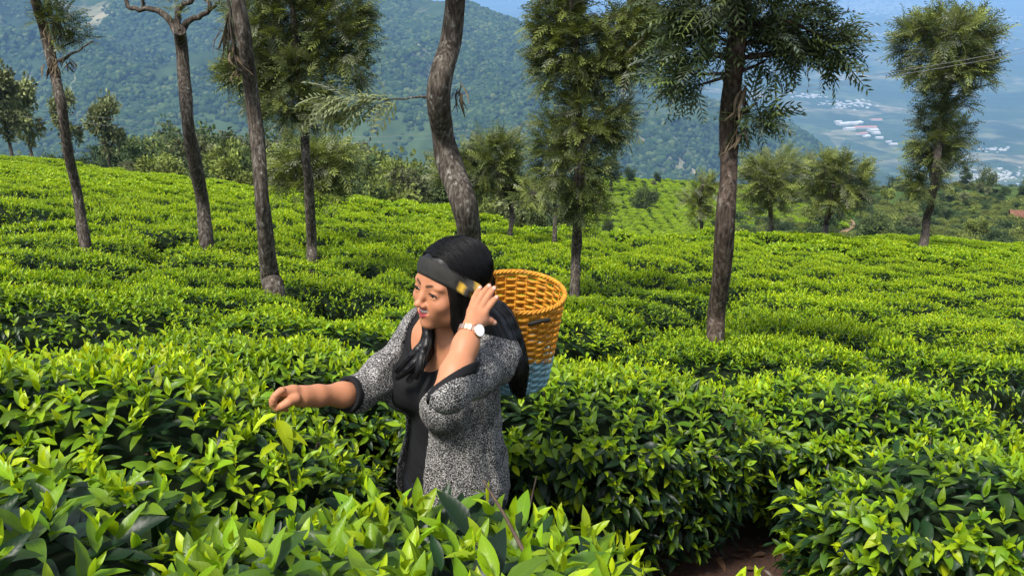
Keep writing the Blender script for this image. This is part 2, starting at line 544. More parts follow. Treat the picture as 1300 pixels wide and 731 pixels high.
def bush_leaves(rg, a, b, top, base, lod, dsh, dun, dsd, lscale, nleaf=5, seed=0, rnd=(.16, 7), rough=.05):
    """leaf records of one bush in its own frame; top(x,y) -> z of the plucked table, base(x,y) -> z of the soil"""
    area = 4 * a * b * .93
    rec = []
    edge = lambda rho: rnd[0] * np.clip(rho, 0, 1) ** rnd[1]
    x, y, rho = sup(rg, int(area * dsh), a, b)
    z = top(x, y) - edge(rho)
    vig = np.clip(.72 + .55 * fbm(x * 2.3 + seed, y * 2.3, None, 3, seed) + rg.normal(0, .10, len(x)), .15, 1)
    out = np.stack([x / a ** 2, y / b ** 2, 0 * x], 1) * (rho ** 6)[:, None] * .35
    ax = np.array([0, 0, 1.0]) + out + rg.normal(0, .22, (len(x), 3))
    size = rg.uniform(.035, .115, len(x)) * (.5 + .7 * vig) * (lscale ** .5)
    rec.append(shoots(rg, np.stack([x, y, z - .03], 1), ax, size, nleaf, vig, lscale))
    # old leaves just under the table
    n = int(area * dun)
    x, y, rho = sup(rg, n, a, b)
    z = top(x, y) - edge(rho) - rg.uniform(.0, .10, len(x))
    ph = rg.uniform(0, 2 * np.pi, len(x)); el = rg.normal(.15, .35, len(x))
    d = np.stack([np.cos(ph) * np.cos(el), np.sin(ph) * np.cos(el), np.sin(el)], 1)
    rec.append([np.stack([x, y, z], 1), d, np.array([0, 0, 1.0]) + rg.normal(0, .3, (len(x), 3)), rg.uniform(.065, .125, len(x)) * lscale, rg.uniform(1.75, 2.8, len(x))])
    # sides
    per = 4 * (a + b) * .9
    n = int(per * dsd)
    t = rg.uniform(0, 2 * np.pi, n)
    cs, sn = np.cos(t), np.sin(t)
    k = (np.abs(cs) ** 4 + np.abs(sn) ** 4) ** -.25
    inw = (1 - np.abs(rg.normal(0, rough, n))) * (1 + 2 * rough * vnoise(cs * 2.2 + seed, sn * 2.2 + seed))
    x, y = a * cs * k * inw, b * sn * k * inw
    f = 1 - rg.uniform(0, 1, n) ** 1.5 * .88
    zt, zb = top(x, y) - .8 * rnd[0], base(x, y)
    tuck = 1 - .18 * (1 - f) ** 2
    x, y = x * tuck, y * tuck
    z = zb + (zt - zb) * f
    nrm = unit(np.stack([cs / a, sn / b, 0 * x], 1) + rg.normal(0, .35, (n, 3)))
    d = nrm + np.stack([rg.normal(0, .7, n), rg.normal(0, .7, n), rg.normal(-.25, .5, n)], 1)
    young = rg.random(n) < .08 + .20 * f ** 3
    age = np.where(young, rg.uniform(.2, 1.4, n), rg.uniform(1.6, 3.0, n))
    rec.append([np.stack([x, y, z], 1), d, nrm * .6 + np.array([0, 0, .8]), rg.uniform(.05, .105, n) * lscale, age])
    ns = int(n * .10)
    if ns:
        rec.append(shoots(rg, np.stack([x, y, z], 1)[:ns], nrm[:ns] * .8 + np.array([0, 0, .9]), rg.uniform(.03, .07, ns), max(2, nleaf - 1), rg.uniform(.5, 1, ns), lscale))
    r = [np.concatenate(q) for q in zip(*rec)]
    return dict(pos=r[0], d=r[1], up=r[2], L=r[3], col=age_colour(r[4], rg), tpl=rg.integers(0, len(TPL[lod]), len(r[3])))

def bake(rec, lod, keep=None):
    V, F, C, U_ = [], [], [], []; n0 = 0
    for ti, (tv_, tt_) in enumerate(TPL[lod]):
        m = rec['tpl'] == ti
        if keep is not None: m &= keep
        k = m.sum()
        if not k: continue
        Rm = leaf_frames(rec['d'][m], rec['up'][m])
        W = np.einsum('nij,vj->nvi', Rm, tv_) * rec['L'][m][:, None, None] + rec['pos'][m][:, None, :]
        V.append(W.reshape(-1, 3)); C.append(np.repeat(rec['col'][m], len(tv_), 0)); U_.append(np.tile(tpl_luv(tv_), (k, 1)))
        F.append((tt_[None] + (np.arange(k) * len(tv_))[:, None, None]).reshape(-1, 3) + n0); n0 += k * len(tv_)
    if lod == 0: return np.concatenate(V), np.concatenate(F), np.concatenate(C), np.concatenate(U_)
    return np.concatenate(V), np.concatenate(F), np.concatenate(C)

m_tea = leaf_material('tea_leaf', rough=.40, transl=.40, spec=.32, jitter=.08, veins=True)
m_core = plain_mat('tea_shade_core', (.010, .018, .007), .9, .1, var=.5, vscale=14)  # filler core blocking the view through; inner shade put into its colour
m_bark = plain_mat('tea_wood', (.07, .048, .034), .9, .2, var=.4, vscale=40, bscale=90)

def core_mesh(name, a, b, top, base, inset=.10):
    """solid filler core of a bush, coloured dark for the shade inside"""
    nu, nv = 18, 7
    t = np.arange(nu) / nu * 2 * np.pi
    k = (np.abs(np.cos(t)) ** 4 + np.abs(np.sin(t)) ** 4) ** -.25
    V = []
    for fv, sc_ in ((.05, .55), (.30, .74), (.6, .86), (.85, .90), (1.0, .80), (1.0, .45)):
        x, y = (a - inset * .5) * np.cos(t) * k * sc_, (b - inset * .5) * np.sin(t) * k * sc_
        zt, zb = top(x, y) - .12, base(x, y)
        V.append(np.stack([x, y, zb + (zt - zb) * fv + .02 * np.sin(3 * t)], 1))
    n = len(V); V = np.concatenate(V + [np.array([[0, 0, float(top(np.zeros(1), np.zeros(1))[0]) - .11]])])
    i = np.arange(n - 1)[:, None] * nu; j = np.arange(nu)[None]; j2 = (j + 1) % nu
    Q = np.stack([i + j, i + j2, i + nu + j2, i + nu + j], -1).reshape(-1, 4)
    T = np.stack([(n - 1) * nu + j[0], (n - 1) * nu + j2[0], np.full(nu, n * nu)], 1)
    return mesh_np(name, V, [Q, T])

def stems(rg, a, b, top, base, n=9):
    mb = MB()
    for k in range(n):
        x0, y0 = rg.uniform(-.3, .3) * a, rg.uniform(-.3, .3) * b
        ang = rg.uniform(0, 2 * np.pi); rr_ = rg.uniform(.55, .97)
        x1, y1 = a * rr_ * math.cos(ang), b * rr_ * math.sin(ang)
        z0 = float(base(np.array([x0]), np.array([y0]))[0]) - .05; z1 = float(top(np.array([x1]), np.array([y1]))[0]) - rg.uniform(.08, .25)
        pm = np.array([x0 * .5 + x1 * .5 + rg.normal(0, .05), y0 * .5 + y1 * .5 + rg.normal(0, .05), z0 + (z1 - z0) * rg.uniform(.25, .5)])
        mb.tube(spline([(x0, y0, z0), pm, (x1, y1, z1)], 9), np.linspace(.016, .005, 9), 6)
        for q in range(3):
            s_ = pm + (np.array([x1, y1, z1]) - pm) * rg.uniform(.1, .9)
            e_ = s_ + np.array([rg.normal(0, .14), rg.normal(0, .14), rg.uniform(-.02, .16)])
            mb.tube(spline([s_, (s_ + e_) / 2 + rg.normal(0, .02, 3), e_], 5), np.linspace(.006, .002, 5), 5)
    return mb.mesh('stems', False)

# ---- the bushes round the woman, each shaped for its place
def hero(name, label, cx_, cy_, a, b, rz, topw, lod, dsh, dun, dsd, seed, lscale=1.0, nleaf=6, parts=0, ns=9):
    rg = np.random.default_rng(seed)
    ca, sa = math.cos(rz), math.sin(rz)
    z0 = float(ground_z(cx_, cy_)[0])
    W = lambda x, y: (cx_ + ca * x - sa * y, cy_ + sa * x + ca * y)
    top = lambda x, y: topw(*W(x, y)) - z0 + .035 * vnoise(x * 3.1 + seed, y * 3.1)
    base = lambda x, y: ground_z(*W(x, y)) - z0
    root = tag(empty(name, (cx_, cy_, z0), rz), label, 'tea bush', 'tea bushes round the woman')
    rec = bush_leaves(rg, a, b, top, base, lod, dsh, dun, dsd, lscale, nleaf, seed, (.26, 4.5), .09)
    keep = None
    if parts:
        pw = np.stack(W(rec['pos'][:, 0], rec['pos'][:, 1]) + (rec['pos'][:, 2] + z0,), 1) - np.array([0, 0, ZC])
        dep = pw[:, 1] * CP - pw[:, 2] * SP
        sx = 650 + FPX * pw[:, 0] / dep; sy = 365.5 - FPX * (pw[:, 1] * SP + pw[:, 2] * CP) / dep
        size = rec['L'] / np.maximum(dep, .2)
        ok = (sx > 5) & (sx < 1295) & (sy > 380) & (sy < 725) & (rec['pos'][:, 2] > top(rec['pos'][:, 0], rec['pos'][:, 1]) - .035)
        idx = np.argsort(-np.where(ok, size, 0))[:parts]
        keep = np.ones(len(size), bool); keep[idx] = False
        Rm = leaf_frames(rec['d'][idx], rec['up'][idx])
        for q, i_ in enumerate(idx):
            me = bpy.data.meshes.new('leaf')
            tv_, tt_ = TPL[0][rec['tpl'][i_]]
            me = mesh_np('leaf', tv_ * rec['L'][i_], [tt_], np.repeat(rec['col'][i_][None], len(tv_), 0), luv=tpl_luv(tv_))
            o = obj('leaf', me, m_tea, root, rec['pos'][i_])
            o.rotation_euler = Matrix(Rm[q].tolist()).to_euler()
    V, F, C, U_ = bake(rec, lod, keep)
    tag(obj('foliage', mesh_np('foliage', V, [F], C, luv=U_), m_tea, root), kind='stuff')
    obj('shade_core', core_mesh('shade_core', a, b, top, base), m_core, root)
    obj('stems', stems(rg, a, b, top, base, ns), m_bark, root)
    return root

def topA(x, y): return 1.985 - .54 * y + .07 * np.clip((-x - .4) / .5, 0, 1) - .05 * np.clip((x - .05) / .3, 0, 1)
def topA2(x, y): return canopy(x, y) - .04 - .12 * np.clip((x + 1.0) / .35, 0, 1)
def topB(x, y): return canopy(x, y) - .01
def topC(x, y): return canopy(x, y) - .10
hero('tea_bush', 'large-leaved tea bush in front of the woman, hiding her legs', -.16, 1.22, .47, .52, R(2), topA, 0, 165, 520, 330, 11, 1.0, 6, 150)
hero('tea_bush', 'large-leaved tea bush beside the one that hides the woman\'s legs', -1.02, 1.24, .42, .54, R(-2), topA, 0, 165, 520, 330, 12, 1.0, 6, 110)
hero('tea_bush', 'tea bush under the woman\'s outstretched picking hand', -1.17, 2.26, .70, .46, R(4), topA2, 0, 380, 700, 620, 13, .72, 6, 20)
hero('tea_bush', 'tea bush with a dark side of old leaves directly behind the basket', .30, 3.18, .72, .58, R(14), topB, 0, 480, 800, 1150, 14, .66, 6, 10, 16)
hero('tea_bush', 'tea bush behind the woman\'s outstretched arm', -1.12, 3.22, .74, .44, R(0), topB, 0, 480, 700, 700, 15, .66, 6)
hero('tea_bush', 'tea bush overhanging the dark hollow above the bare red soil', 1.66, 3.62, .66, .52, R(12), topB, 0, 480, 800, 1050, 16, .64, 6, 0, 16)
hero('tea_bush', 'low tea bush across the bare red soil from the row behind the basket', 1.66, 2.22, .66, .44, R(8), topC, 0, 280, 800, 900, 17, .72, 6, 20, 14)
hero('tea_bush', 'small tea bush growing out of the bank beside the bare red soil', .52, 1.62, .24, .26, R(20), lambda x, y: 2.3 - .98 * y + .10, 0, 240, 420, 420, 18, 1.0, 6, 0, 8)

# the shoot between her fingers
rgp = np.random.default_rng(3)
tipp = P(350.5, 519, 1.868)
plu = empty('plucked_shoot', tipp - np.array([0, 0, .16]))
tag(plu, 'bright shoot held between the woman\'s thumb and finger', 'shoot')
mb = MB(); mb.tube(spline([(0.01, .03, -.10), (.004, .012, .05), (0, 0, .165)], 8), .0022, 6, YOUNG * .6)
obj('stem', mb.mesh('stem'), m_tea, plu)
for (dx, dy, dz, L, zz) in ((.5, -.5, -.45, .085, .13), (-.7, -.3, -.2, .07, .145), (.75, -.2, .1, .075, .09), (-.3, -.7, .1, .08, .06), (.1, -.1, .9, .03, .15)):
    tv_, tt_ = TPL[0][int(rgp.integers(0, 3))]
    o = obj('leaf', mesh_np('leaf', tv_ * L, [tt_], np.repeat((YOUNG * rgp.uniform(.7, 1))[None], len(tv_), 0), luv=tpl_luv(tv_)), m_tea, plu, (0, 0, zz))
    o.rotation_euler = Matrix(leaf_frames(np.array([[dx, dy, dz]]), np.array([[0, 0, 1.0]]))[0].tolist()).to_euler()

# ---- the rows beyond: a handful of shapes, every bush its own object
A0, B0, H0 = .84, .40, .84
VAR = {}
for lod, dsh, dun, dsd, ls, nl, cnt in ((1, 640, 520, 560, .62, 5, 5), (2, 460, 380, 420, .80, 4, 5), (3, 330, 200, 260, 1.2, 3, 4)):
    VAR[lod] = []
    for k in range(cnt):
        rg = np.random.default_rng(100 + lod * 10 + k)
        sd = 40 + k * 7 + lod
        top = lambda x, y, sd=sd: H0 + .10 * fbm(x * 1.7 + sd, y * 1.7, None, 3, sd)
        base = lambda x, y: 0 * x
        rec = bush_leaves(rg, A0, B0, top, base, lod, dsh, dun, dsd, ls, nl, sd)
        V, F, C = bake(rec, lod)
        fm = mesh_np('foliage', V, [F], C); fm.materials.append(m_tea)
        cm = core_mesh('shade_core', A0, B0, top, base); cm.materials.append(m_core)
        VAR[lod].append((fm, cm))
rg = np.random.default_rng(77)
spots = []
yr = 2.6; row = 0
while yr < 46:
    half = .70 * yr + 1.2
    x = -half + rg.uniform(0, 1)
    while x < half:
        sx = rg.uniform(.75, 1.25) * (1.0 if yr < 20 else 1.15)
        w_ = 2 * A0 * sx
        xc = x + w_ / 2
        yc = yr + .12 * (math.sqrt(xc * xc + 4) - xc) + .45 * vnoise(np.array([xc * .14]), np.array([row * .21]), None, 6)[0] + rg.normal(0, .05)
        if rg.random() > .045:
            spots.append((xc, yc, sx, rg.uniform(.95, 1.12), rg.uniform(.84, 1.18) + .14 * vnoise(np.array([xc * .35]), np.array([yc * .35]), None, 3)[0], rg.integers(0, 5)))
        x += w_ + (rg.uniform(-.05, .12) if rg.random() < .75 else rg.uniform(.2, .55))
    yr += 1.12 + .018 * yr; row += 1
spots = [q for q in spots if abs(q[0]) < .69 * q[1] + 1.2 and q[1] < rim_y(q[0] / q[1]) and (q[1] > 4.15 or (q[0] < -2.5 and q[1] > 2.9) or (q[0] > 2.9 and q[1] > 2.8))]
spots.sort(key=lambda q: q[1])
LBL = ['clipped tea bush in the first rows beyond the woman', 'clipped tea bush in the middle rows of the slope', 'clipped tea bush far down the slope']
tea_first = []
def place(q):
    xc, yc, sx, sy, sz, vi = q
    lod = 1 if yc < 9.5 else 2 if yc < 21 else 3
    z = float(canopy(xc, yc)) - H0 * sz
    e_ = .4
    gy_ = float(canopy(xc, yc + e_) - canopy(xc, yc - e_)) / (2 * e_); gx_ = float(canopy(xc + e_, yc) - canopy(xc - e_, yc)) / (2 * e_)
    n = Vector((-gx_, -gy_, 1)).normalized()
    rot = n.to_track_quat('Z', 'Y').to_matrix().to_4x4()
    xa = Vector((1, 0, gx_)).normalized(); ya = n.cross(xa)
    rot = Matrix((xa, ya, n)).transposed().to_4x4() @ Matrix.Rotation(rg.uniform(-.10, .10) + (math.pi if rg.random() < .5 else 0), 4, 'Z')
    return lod, (xc, yc, z), rot.to_euler(), (sx, sy, sz), vi
FEET = [(P(112, 322, 8.4), 'the thin leaning bare trunk'), (P(265, 318, 9.75), 'the forked pollarded trunk'), (P(353, 372, 6.35), 'the trunk with the swollen foot'), (P(397, 340, 8.75), 'the slim trunk under the broad dense crown'),
        (P(600, 470, 5.5), 'the thick crooked trunk'), (P(731, 370, 8.5), 'the leafy column of a tree'), (P(907, 442, 5.15), 'the tall straight dark trunk'), (P(1173, 315, 28.2), 'the lone top-heavy tree')]
for k_, q_ in enumerate(spots):            # lower where they stand before a trunk
    for f_, nm_ in FEET:
        if abs(q_[0] - f_[0]) < 1.0 and -1.3 < q_[1] - f_[1] < .1: spots[k_] = q_[:4] + (min(q_[4], .86),) + q_[5:]
f_ = FEET[6][0]; spots.append((f_[0] + .05, f_[1] - .55, .95, 1.0, .96, 2)); spots.sort(key=lambda q: q[1])
NEARB = {}
for f_, nm_ in FEET:                       # the nearest bushes of each trunk are told apart by it
    o_ = sorted(range(len(spots)), key=lambda k_: math.hypot(spots[k_][0] - f_[0], spots[k_][1] - f_[1]))
    used_ = set()
    for k_ in o_[:6]:
        dx_, dy_ = spots[k_][0] - f_[0], spots[k_][1] - f_[1]
        w_ = 'uphill of' if dy_ < -.45 else 'downhill of' if dy_ > .45 else 'round the foot of'
        if w_ in used_ or k_ in NEARB: continue
        used_.add(w_); NEARB[k_] = f'clipped tea bush just {w_} {nm_}'
NEARB = {spots[k_][:2]: v_ for k_, v_ in NEARB.items()}
def bush_label(q): return NEARB.get(q[:2])
for q in spots[:296]:
    lod, loc, eu, scl, vi = place(q)
    root = empty('tea_bush', loc); root.rotation_euler = eu; root.scale = scl
    g = 0 if q[1] < 9.5 else 1 if q[1] < 21 else 2
    tag(root, bush_label(q) or LBL[g], 'tea bush', ('tea bushes in the near rows', 'tea bushes in the middle rows', 'tea bushes far down the slope')[g])
    fm, cm = VAR[lod][vi % len(VAR[lod])]
    tag(obj('foliage', fm, None, root), kind='stuff')
    obj('shade_core', cm, None, root)
rest = spots[296:]
def gn_instances(name, pts, rots, scls, idx, sources, mat=None):
    """one object that repeats the source meshes on given points"""
    me = bpy.data.meshes.new(name)
    me.vertices.add(len(pts)); me.vertices.foreach_set('co', np.asarray(pts, np.float32).ravel())
    for nm, typ, arr in (('rot', 'FLOAT_VECTOR', rots), ('scl', 'FLOAT_VECTOR', scls)):
        at_ = me.attributes.new(nm, typ, 'POINT'); at_.data.foreach_set('vector', np.asarray(arr, np.float32).ravel())
    at_ = me.attributes.new('idx', 'INT', 'POINT'); at_.data.foreach_set('value', np.asarray(idx, np.int32))
    o = obj(name, me)
    ng = bpy.data.node_groups.new(name, 'GeometryNodeTree')
    ng.interface.new_socket('Geometry', in_out='INPUT', socket_type='NodeSocketGeometry')
    ng.interface.new_socket('Geometry', in_out='OUTPUT', socket_type='NodeSocketGeometry')
    gi, go = ng.nodes.new('NodeGroupInput'), ng.nodes.new('NodeGroupOutput')
    ip = ng.nodes.new('GeometryNodeInstanceOnPoints'); ip.inputs['Pick Instance'].default_value = True
    jn = ng.nodes.new('GeometryNodeJoinGeometry')
    for s_ in reversed(sources):
        oi = ng.nodes.new('GeometryNodeObjectInfo'); oi.inputs['Object'].default_value = s_; oi.inputs['As Instance'].default_value = True
        ng.links.new(oi.outputs['Geometry'], jn.inputs[0])
    def attr(nm, typ):
        n = ng.nodes.new('GeometryNodeInputNamedAttribute'); n.data_type = typ; n.inputs['Name'].default_value = nm
        return [s for s in n.outputs if s.enabled and s.name == 'Attribute'][0]
    ng.links.new(gi.outputs[0], ip.inputs['Points']); ng.links.new(jn.outputs[0], ip.inputs['Instance'])
    ng.links.new(attr('idx', 'INT'), ip.inputs['Instance Index']); ng.links.new(attr('scl', 'FLOAT_VECTOR'), ip.inputs['Scale'])
    e2r = ng.nodes.new('FunctionNodeEulerToRotation'); ng.links.new(attr('rot', 'FLOAT_VECTOR'), e2r.inputs[0]); ng.links.new(e2r.outputs[0], ip.inputs['Rotation'])
    ng.links.new(ip.outputs[0], go.inputs[0])
    md = o.modifiers.new('repeat', 'NODES'); md.node_group = ng
    return o
src = {l: [bpy.data.objects.new('tea_shape', VAR[l][k][0]) for k in range(len(VAR[l]))] for l in (2, 3)}
srcl = src[2] + src[3]
pl_ = [place(q) for q in rest]
if pl_:
    fi = gn_instances('tea_rows', [p[1] for p in pl_], [tuple(p[2]) for p in pl_], [p[3] for p in pl_], [(p[4] % 5 if p[0] < 3 else 5 + p[4] % 4) for p in pl_], srcl)
    tag(fi, 'mass of clipped tea bushes along the far rim of the slope', 'tea', kind='stuff')
print('bushes', len(spots), 'rest', len(rest))

# dead leaves and twigs on the bare soil
rg = np.random.default_rng(55)
n = 420
lx, ly = rg.uniform(.1, 1.6, n), rg.uniform(2.2, 3.3, n)
ph = rg.uniform(0, 6.28, n)
rec = dict(pos=np.stack([lx, ly, ground_z(lx, ly) + rg.uniform(.004, .012, n)], 1), d=np.stack([np.cos(ph), np.sin(ph), rg.normal(0, .15, n)], 1), up=np.array([0, 0, 1.0]) + rg.normal(0, .25, (n, 3)),
           L=rg.uniform(.03, .075, n), col=np.array([.10, .055, .03]) * rg.uniform(.4, 1.6, (n, 1)), tpl=rg.integers(0, 3, n))
V, F, C = bake(rec, 1)
tag(obj('leaf_litter', mesh_np('leaf_litter', V, [F], C), m_tea), 'dead brown leaves strewn over the bare red soil', 'leaf litter', kind='stuff')
# ================================================================ trees
def ray_ground(px, py, y0=3.0, y1=600.0, lift=0.0):
    u, t = UT(px, py)
    y = np.geomspace(y0, y1, 1500)
    f = (ZC - t * y) - (ground_z(u * y, y) + lift)
    k = np.nonzero(f < 0)[0]
    yy = y[k[0]] if len(k) else y1
    return np.array([u * yy, yy, ZC - t * yy])

def bark_mat(name, c0, c1, lichen=.5):
    m, nt, b = new_mat(name)
    n = noise(nt, coord(nt, 'Object', (1, 1, .22)), 46, 5, .62); n2 = noise(nt, coord(nt), 9, 4); n3 = noise(nt, coord(nt, 'Object', (1, 1, .6)), 30, 3)
    c = ramp(nt, n, [(.36, tuple(x * .35 for x in c0)), (.5, c0), (.66, c1)])
    c = mixc(nt, ramp(nt, n2, [(.45, (0, 0, 0)), (.7, (.6, .6, .6))]), c, tuple(x * .55 for x in c0))
    c = mixc(nt, ramp(nt, n3, [(.60, (0, 0, 0)), (.70, (lichen,) * 3)]), c, (.34, .33, .29))
    nt.links.new(c, b.inputs['Base Color']); b.inputs['Roughness'].default_value = .95; b.inputs['Specular IOR Level'].default_value = .15
    bump(nt, b, n, .9, .02)
    return m
m_oak = bark_mat('oak_bark', (.070, .057, .045), (.165, .145, .12), .55)
m_dry = plain_mat('dry_leaf', (.11, .085, .055), .9, .1, var=.4, vscale=30)
m_frond = leaf_material('oak_frond', rough=.55, transl=.30, spec=.3, jitter=.05, tint=(1.2, 1.15, .6))

def frond_tpl(pairs, w, droop, seed):
    rg = np.random.default_rng(seed)
    V, T = [], []
    def zc(t): return -droop * t * t
    def add(a, b, wd):                                            # a thin kite from a to b
        a, b = np.array(a), np.array(b); d = b - a
        s = np.array([-d[1], d[0], 0]); s /= np.linalg.norm(s) + 1e-9
        m_ = a + d * .45 + np.array([0, 0, .01])
        n = len(V); V.extend([a, m_ + s * wd, b, m_ - s * wd]); T.extend([(n, n + 3, n + 1), (n + 1, n + 3, n + 2)])
    add((0, 0, 0), (0, 1, zc(1)), .018)
    for k in range(pairs):
        t = .14 + .80 * k / (pairs - 1)
        L = .34 * (1 - .62 * abs(t - .30)) * rg.uniform(.85, 1.15) * (1.0 if t < .8 else .8)
        for s in (-1, 1):
            an = R(rg.uniform(38, 56))
            a = (0, t, zc(t)); b = (s * L * math.sin(an), t + L * math.cos(an), zc(t) - rg.uniform(.02, .12))
            add(a, b, w)
    return np.array(V, float), np.array(T)
FR = [frond_tpl(7, .030, .28, 1), frond_tpl(7, .026, .55, 2), frond_tpl(6, .034, .12, 3)]
FG = np.array([.082, .108, .032]); FL_ = np.array([.20, .24, .055]); FSI = np.array([.20, .22, .14])
def fronds(rg, pos, d, L, light):
    """one mesh of fern-like fronds"""
    tpl = rg.integers(0, 3, len(pos)); V, F, C = [], [], []; n0 = 0
    up = np.array([0, 0, 1.0]) + rg.normal(0, .45, (len(pos), 3))
    mixv = rg.random(len(pos))
    colr = FG * rg.uniform(.55, 1.35, (len(pos), 1))
    colr = np.where((mixv < light)[:, None], FL_ * rg.uniform(.7, 1.2, (len(pos), 1)), colr)  # lit tips of the crown put into the colour of random fronds
    colr = np.where((mixv > .88)[:, None], FSI * rg.uniform(.7, 1.2, (len(pos), 1)), colr)
    for ti, (tv_, tt_) in enumerate(FR):
        m = tpl == ti; k = m.sum()
        if not k: continue
        Rm = leaf_frames(d[m], up[m])
        W = np.einsum('nij,vj->nvi', Rm, tv_) * L[m][:, None, None] + pos[m][:, None, :]
        V.append(W.reshape(-1, 3)); C.append(np.repeat(colr[m], len(tv_), 0))
        F.append((tt_[None] + (np.arange(k) * len(tv_))[:, None, None]).reshape(-1, 3) + n0); n0 += k * len(tv_)
    return np.concatenate(V), np.concatenate(F), np.concatenate(C)

def tree(name, label, Y, trunk, clumps=(), limbs=(), seed=0, frond=.20, light=.22, per=7, cat='tree', dry=(), mat=None, tipup=.35, dens=1.7, tone=1.0):
    """trunk: (px, py, width px) from the foot up; clumps: (px, py, rx px, ry px, twigs); limbs: lists of (px, py, width, dY)"""
    rg = np.random.default_rng(seed)
    kk = (Y * (CP + .36 * SP)) / FPX                              # metres per pixel about there
    tp_ = np.array([np.append(P(a, b_, Y + (.02 * Y * math.sin(i_ * 1.7) if 0 < i_ else 0)), w_ * .5 * kk) for i_, (a, b_, w_) in enumerate(trunk)])
    foot = tp_[0].copy(); foot[2] = float(ground_z(foot[0], foot[1])[0]) - .05; foot[3] *= 1.25
    tp_ = np.vstack([foot, tp_])
    root = tag(empty(name, foot[:3]), label, cat, 'shade trees among the tea')
    s4 = spline(tp_, 40)
    s4[:, :2] += np.stack([vnoise(s4[:, 2] * 2.2, s4[:, 2] * 0 + seed), vnoise(s4[:, 2] * 2.2 + 9, s4[:, 2] * 0 + seed)], 1) * s4[:, 3:4] * .35
    rr_ = s4[:, 3] * (1 + .10 * vnoise(s4[:, 2] * 5, s4[:, 2] * 0 + seed * 3))
    mb = MB(); mb.tube(s4[:, :3] - foot[:3], np.maximum(rr_, .004), 14)
    tr = obj('trunk', mb.mesh('trunk', False), mat or m_oak, root)
    tv_ = np.array([v.co for v in tr.data.vertices]); 
    an = np.arctan2(tv_[:, 1], tv_[:, 0])
    for lb in limbs:
        lp = np.array([np.append(P(a, b_, Y + dy), w_ * .5 * kk) for a, b_, w_, dy in lb])
        l4 = spline(lp, 16)
        l4[:, :3] += rg.normal(0, .006 * Y / 8, (16, 3))
        mb = MB(); mb.tube(l4[:, :3] - foot[:3], np.maximum(l4[:, 3], .003), 8)
        obj('limb', mb.mesh('limb', False), mat or m_oak, root)
    if clumps:
        pos, dd, LL_ = [], [], []
        tw = MB()
        for ci, (a, b_, rx, ry, n) in enumerate(clumps):
            c = P(a, b_, Y + rg.normal(0, .3) * rx * kk); rx3, rz3 = rx * kk, ry * kk
            n = int(n * dens)
            q = rg.normal(0, 1, (n, 3)); q = unit(q) * (rg.random((n, 1)) ** .42)
            tips = c + q * np.array([rx3, rx3 * .85, rz3])
            k0 = np.argmin(np.linalg.norm(s4[:, :3] - (c - np.array([0, 0, .25 * rz3])), axis=1))
            hub = s4[k0, :3]
            # a limb into the clump, twigs out to the tips
            if np.linalg.norm(c - hub) > .5 * rx3:
                tw.tube(spline([hub, hub * .4 + c * .6 - np.array([0, 0, .1 * rz3]), c], 8) - foot[:3], np.linspace(max(.010, .25 * s4[k0, 3]), .004, 8), 6)
            for t_ in tips[:: 3]:
                m0 = c * .7 + hub * .3 if rg.random() < .5 else c
                tw.tube(spline([m0, (m0 + t_) / 2 + rg.normal(0, .05 * rx3, 3), t_], 4) - foot[:3], np.linspace(.0035, .0012, 4) * Y / 8, 4, cap=False)
            for t_ in tips:
                o_ = unit((t_ - c) * np.array([1, 1, .8]) + .25 * (t_ - hub) + np.array([0, 0, tipup * rx3]) + rg.normal(0, .15 * rx3, 3))
                f_ = o_ + rg.normal(0, .55, (per, 3)); f_[:, 2] += .10
                pos.append(np.repeat(t_[None], per, 0) + rg.normal(0, .02, (per, 3))); dd.append(f_); LL_.append(rg.uniform(.65, 1.2, per) * frond)
        pos, dd, LL_ = np.concatenate(pos), np.concatenate(dd), np.concatenate(LL_)
        V, F, C = fronds(rg, pos - foot[:3], dd, LL_, light)
        C = C * tone
        cr = obj('crown', mesh_np('crown', V, [F], C, False), m_frond, root)
        tag(obj('twigs', tw.mesh('twigs', False), mat or m_oak, cr), kind='stuff')
    for (a, b_, n, ln) in dry:                                    # bunches of hanging dead leaves
        mb = MB()
        for q in range(n):
            p0 = P(a + rg.normal(0, 3), b_ + rg.normal(0, 4), Y - .02)
            p1 = p0 + np.array([rg.normal(0, .05), rg.normal(0, .05), -rg.uniform(.4, 1) * ln * kk])
            mb.tube(spline([p0, (p0 + p1) / 2 + rg.normal(0, .02, 3), p1], 5) - foot[:3], np.array([.003, .010, .014, .009, .002]) * rg.uniform(.5, 1.1), 5, flat=.25)
        tag(obj('dead_leaves', mb.mesh('dead_leaves', False), m_dry, root), kind='stuff')
    return root

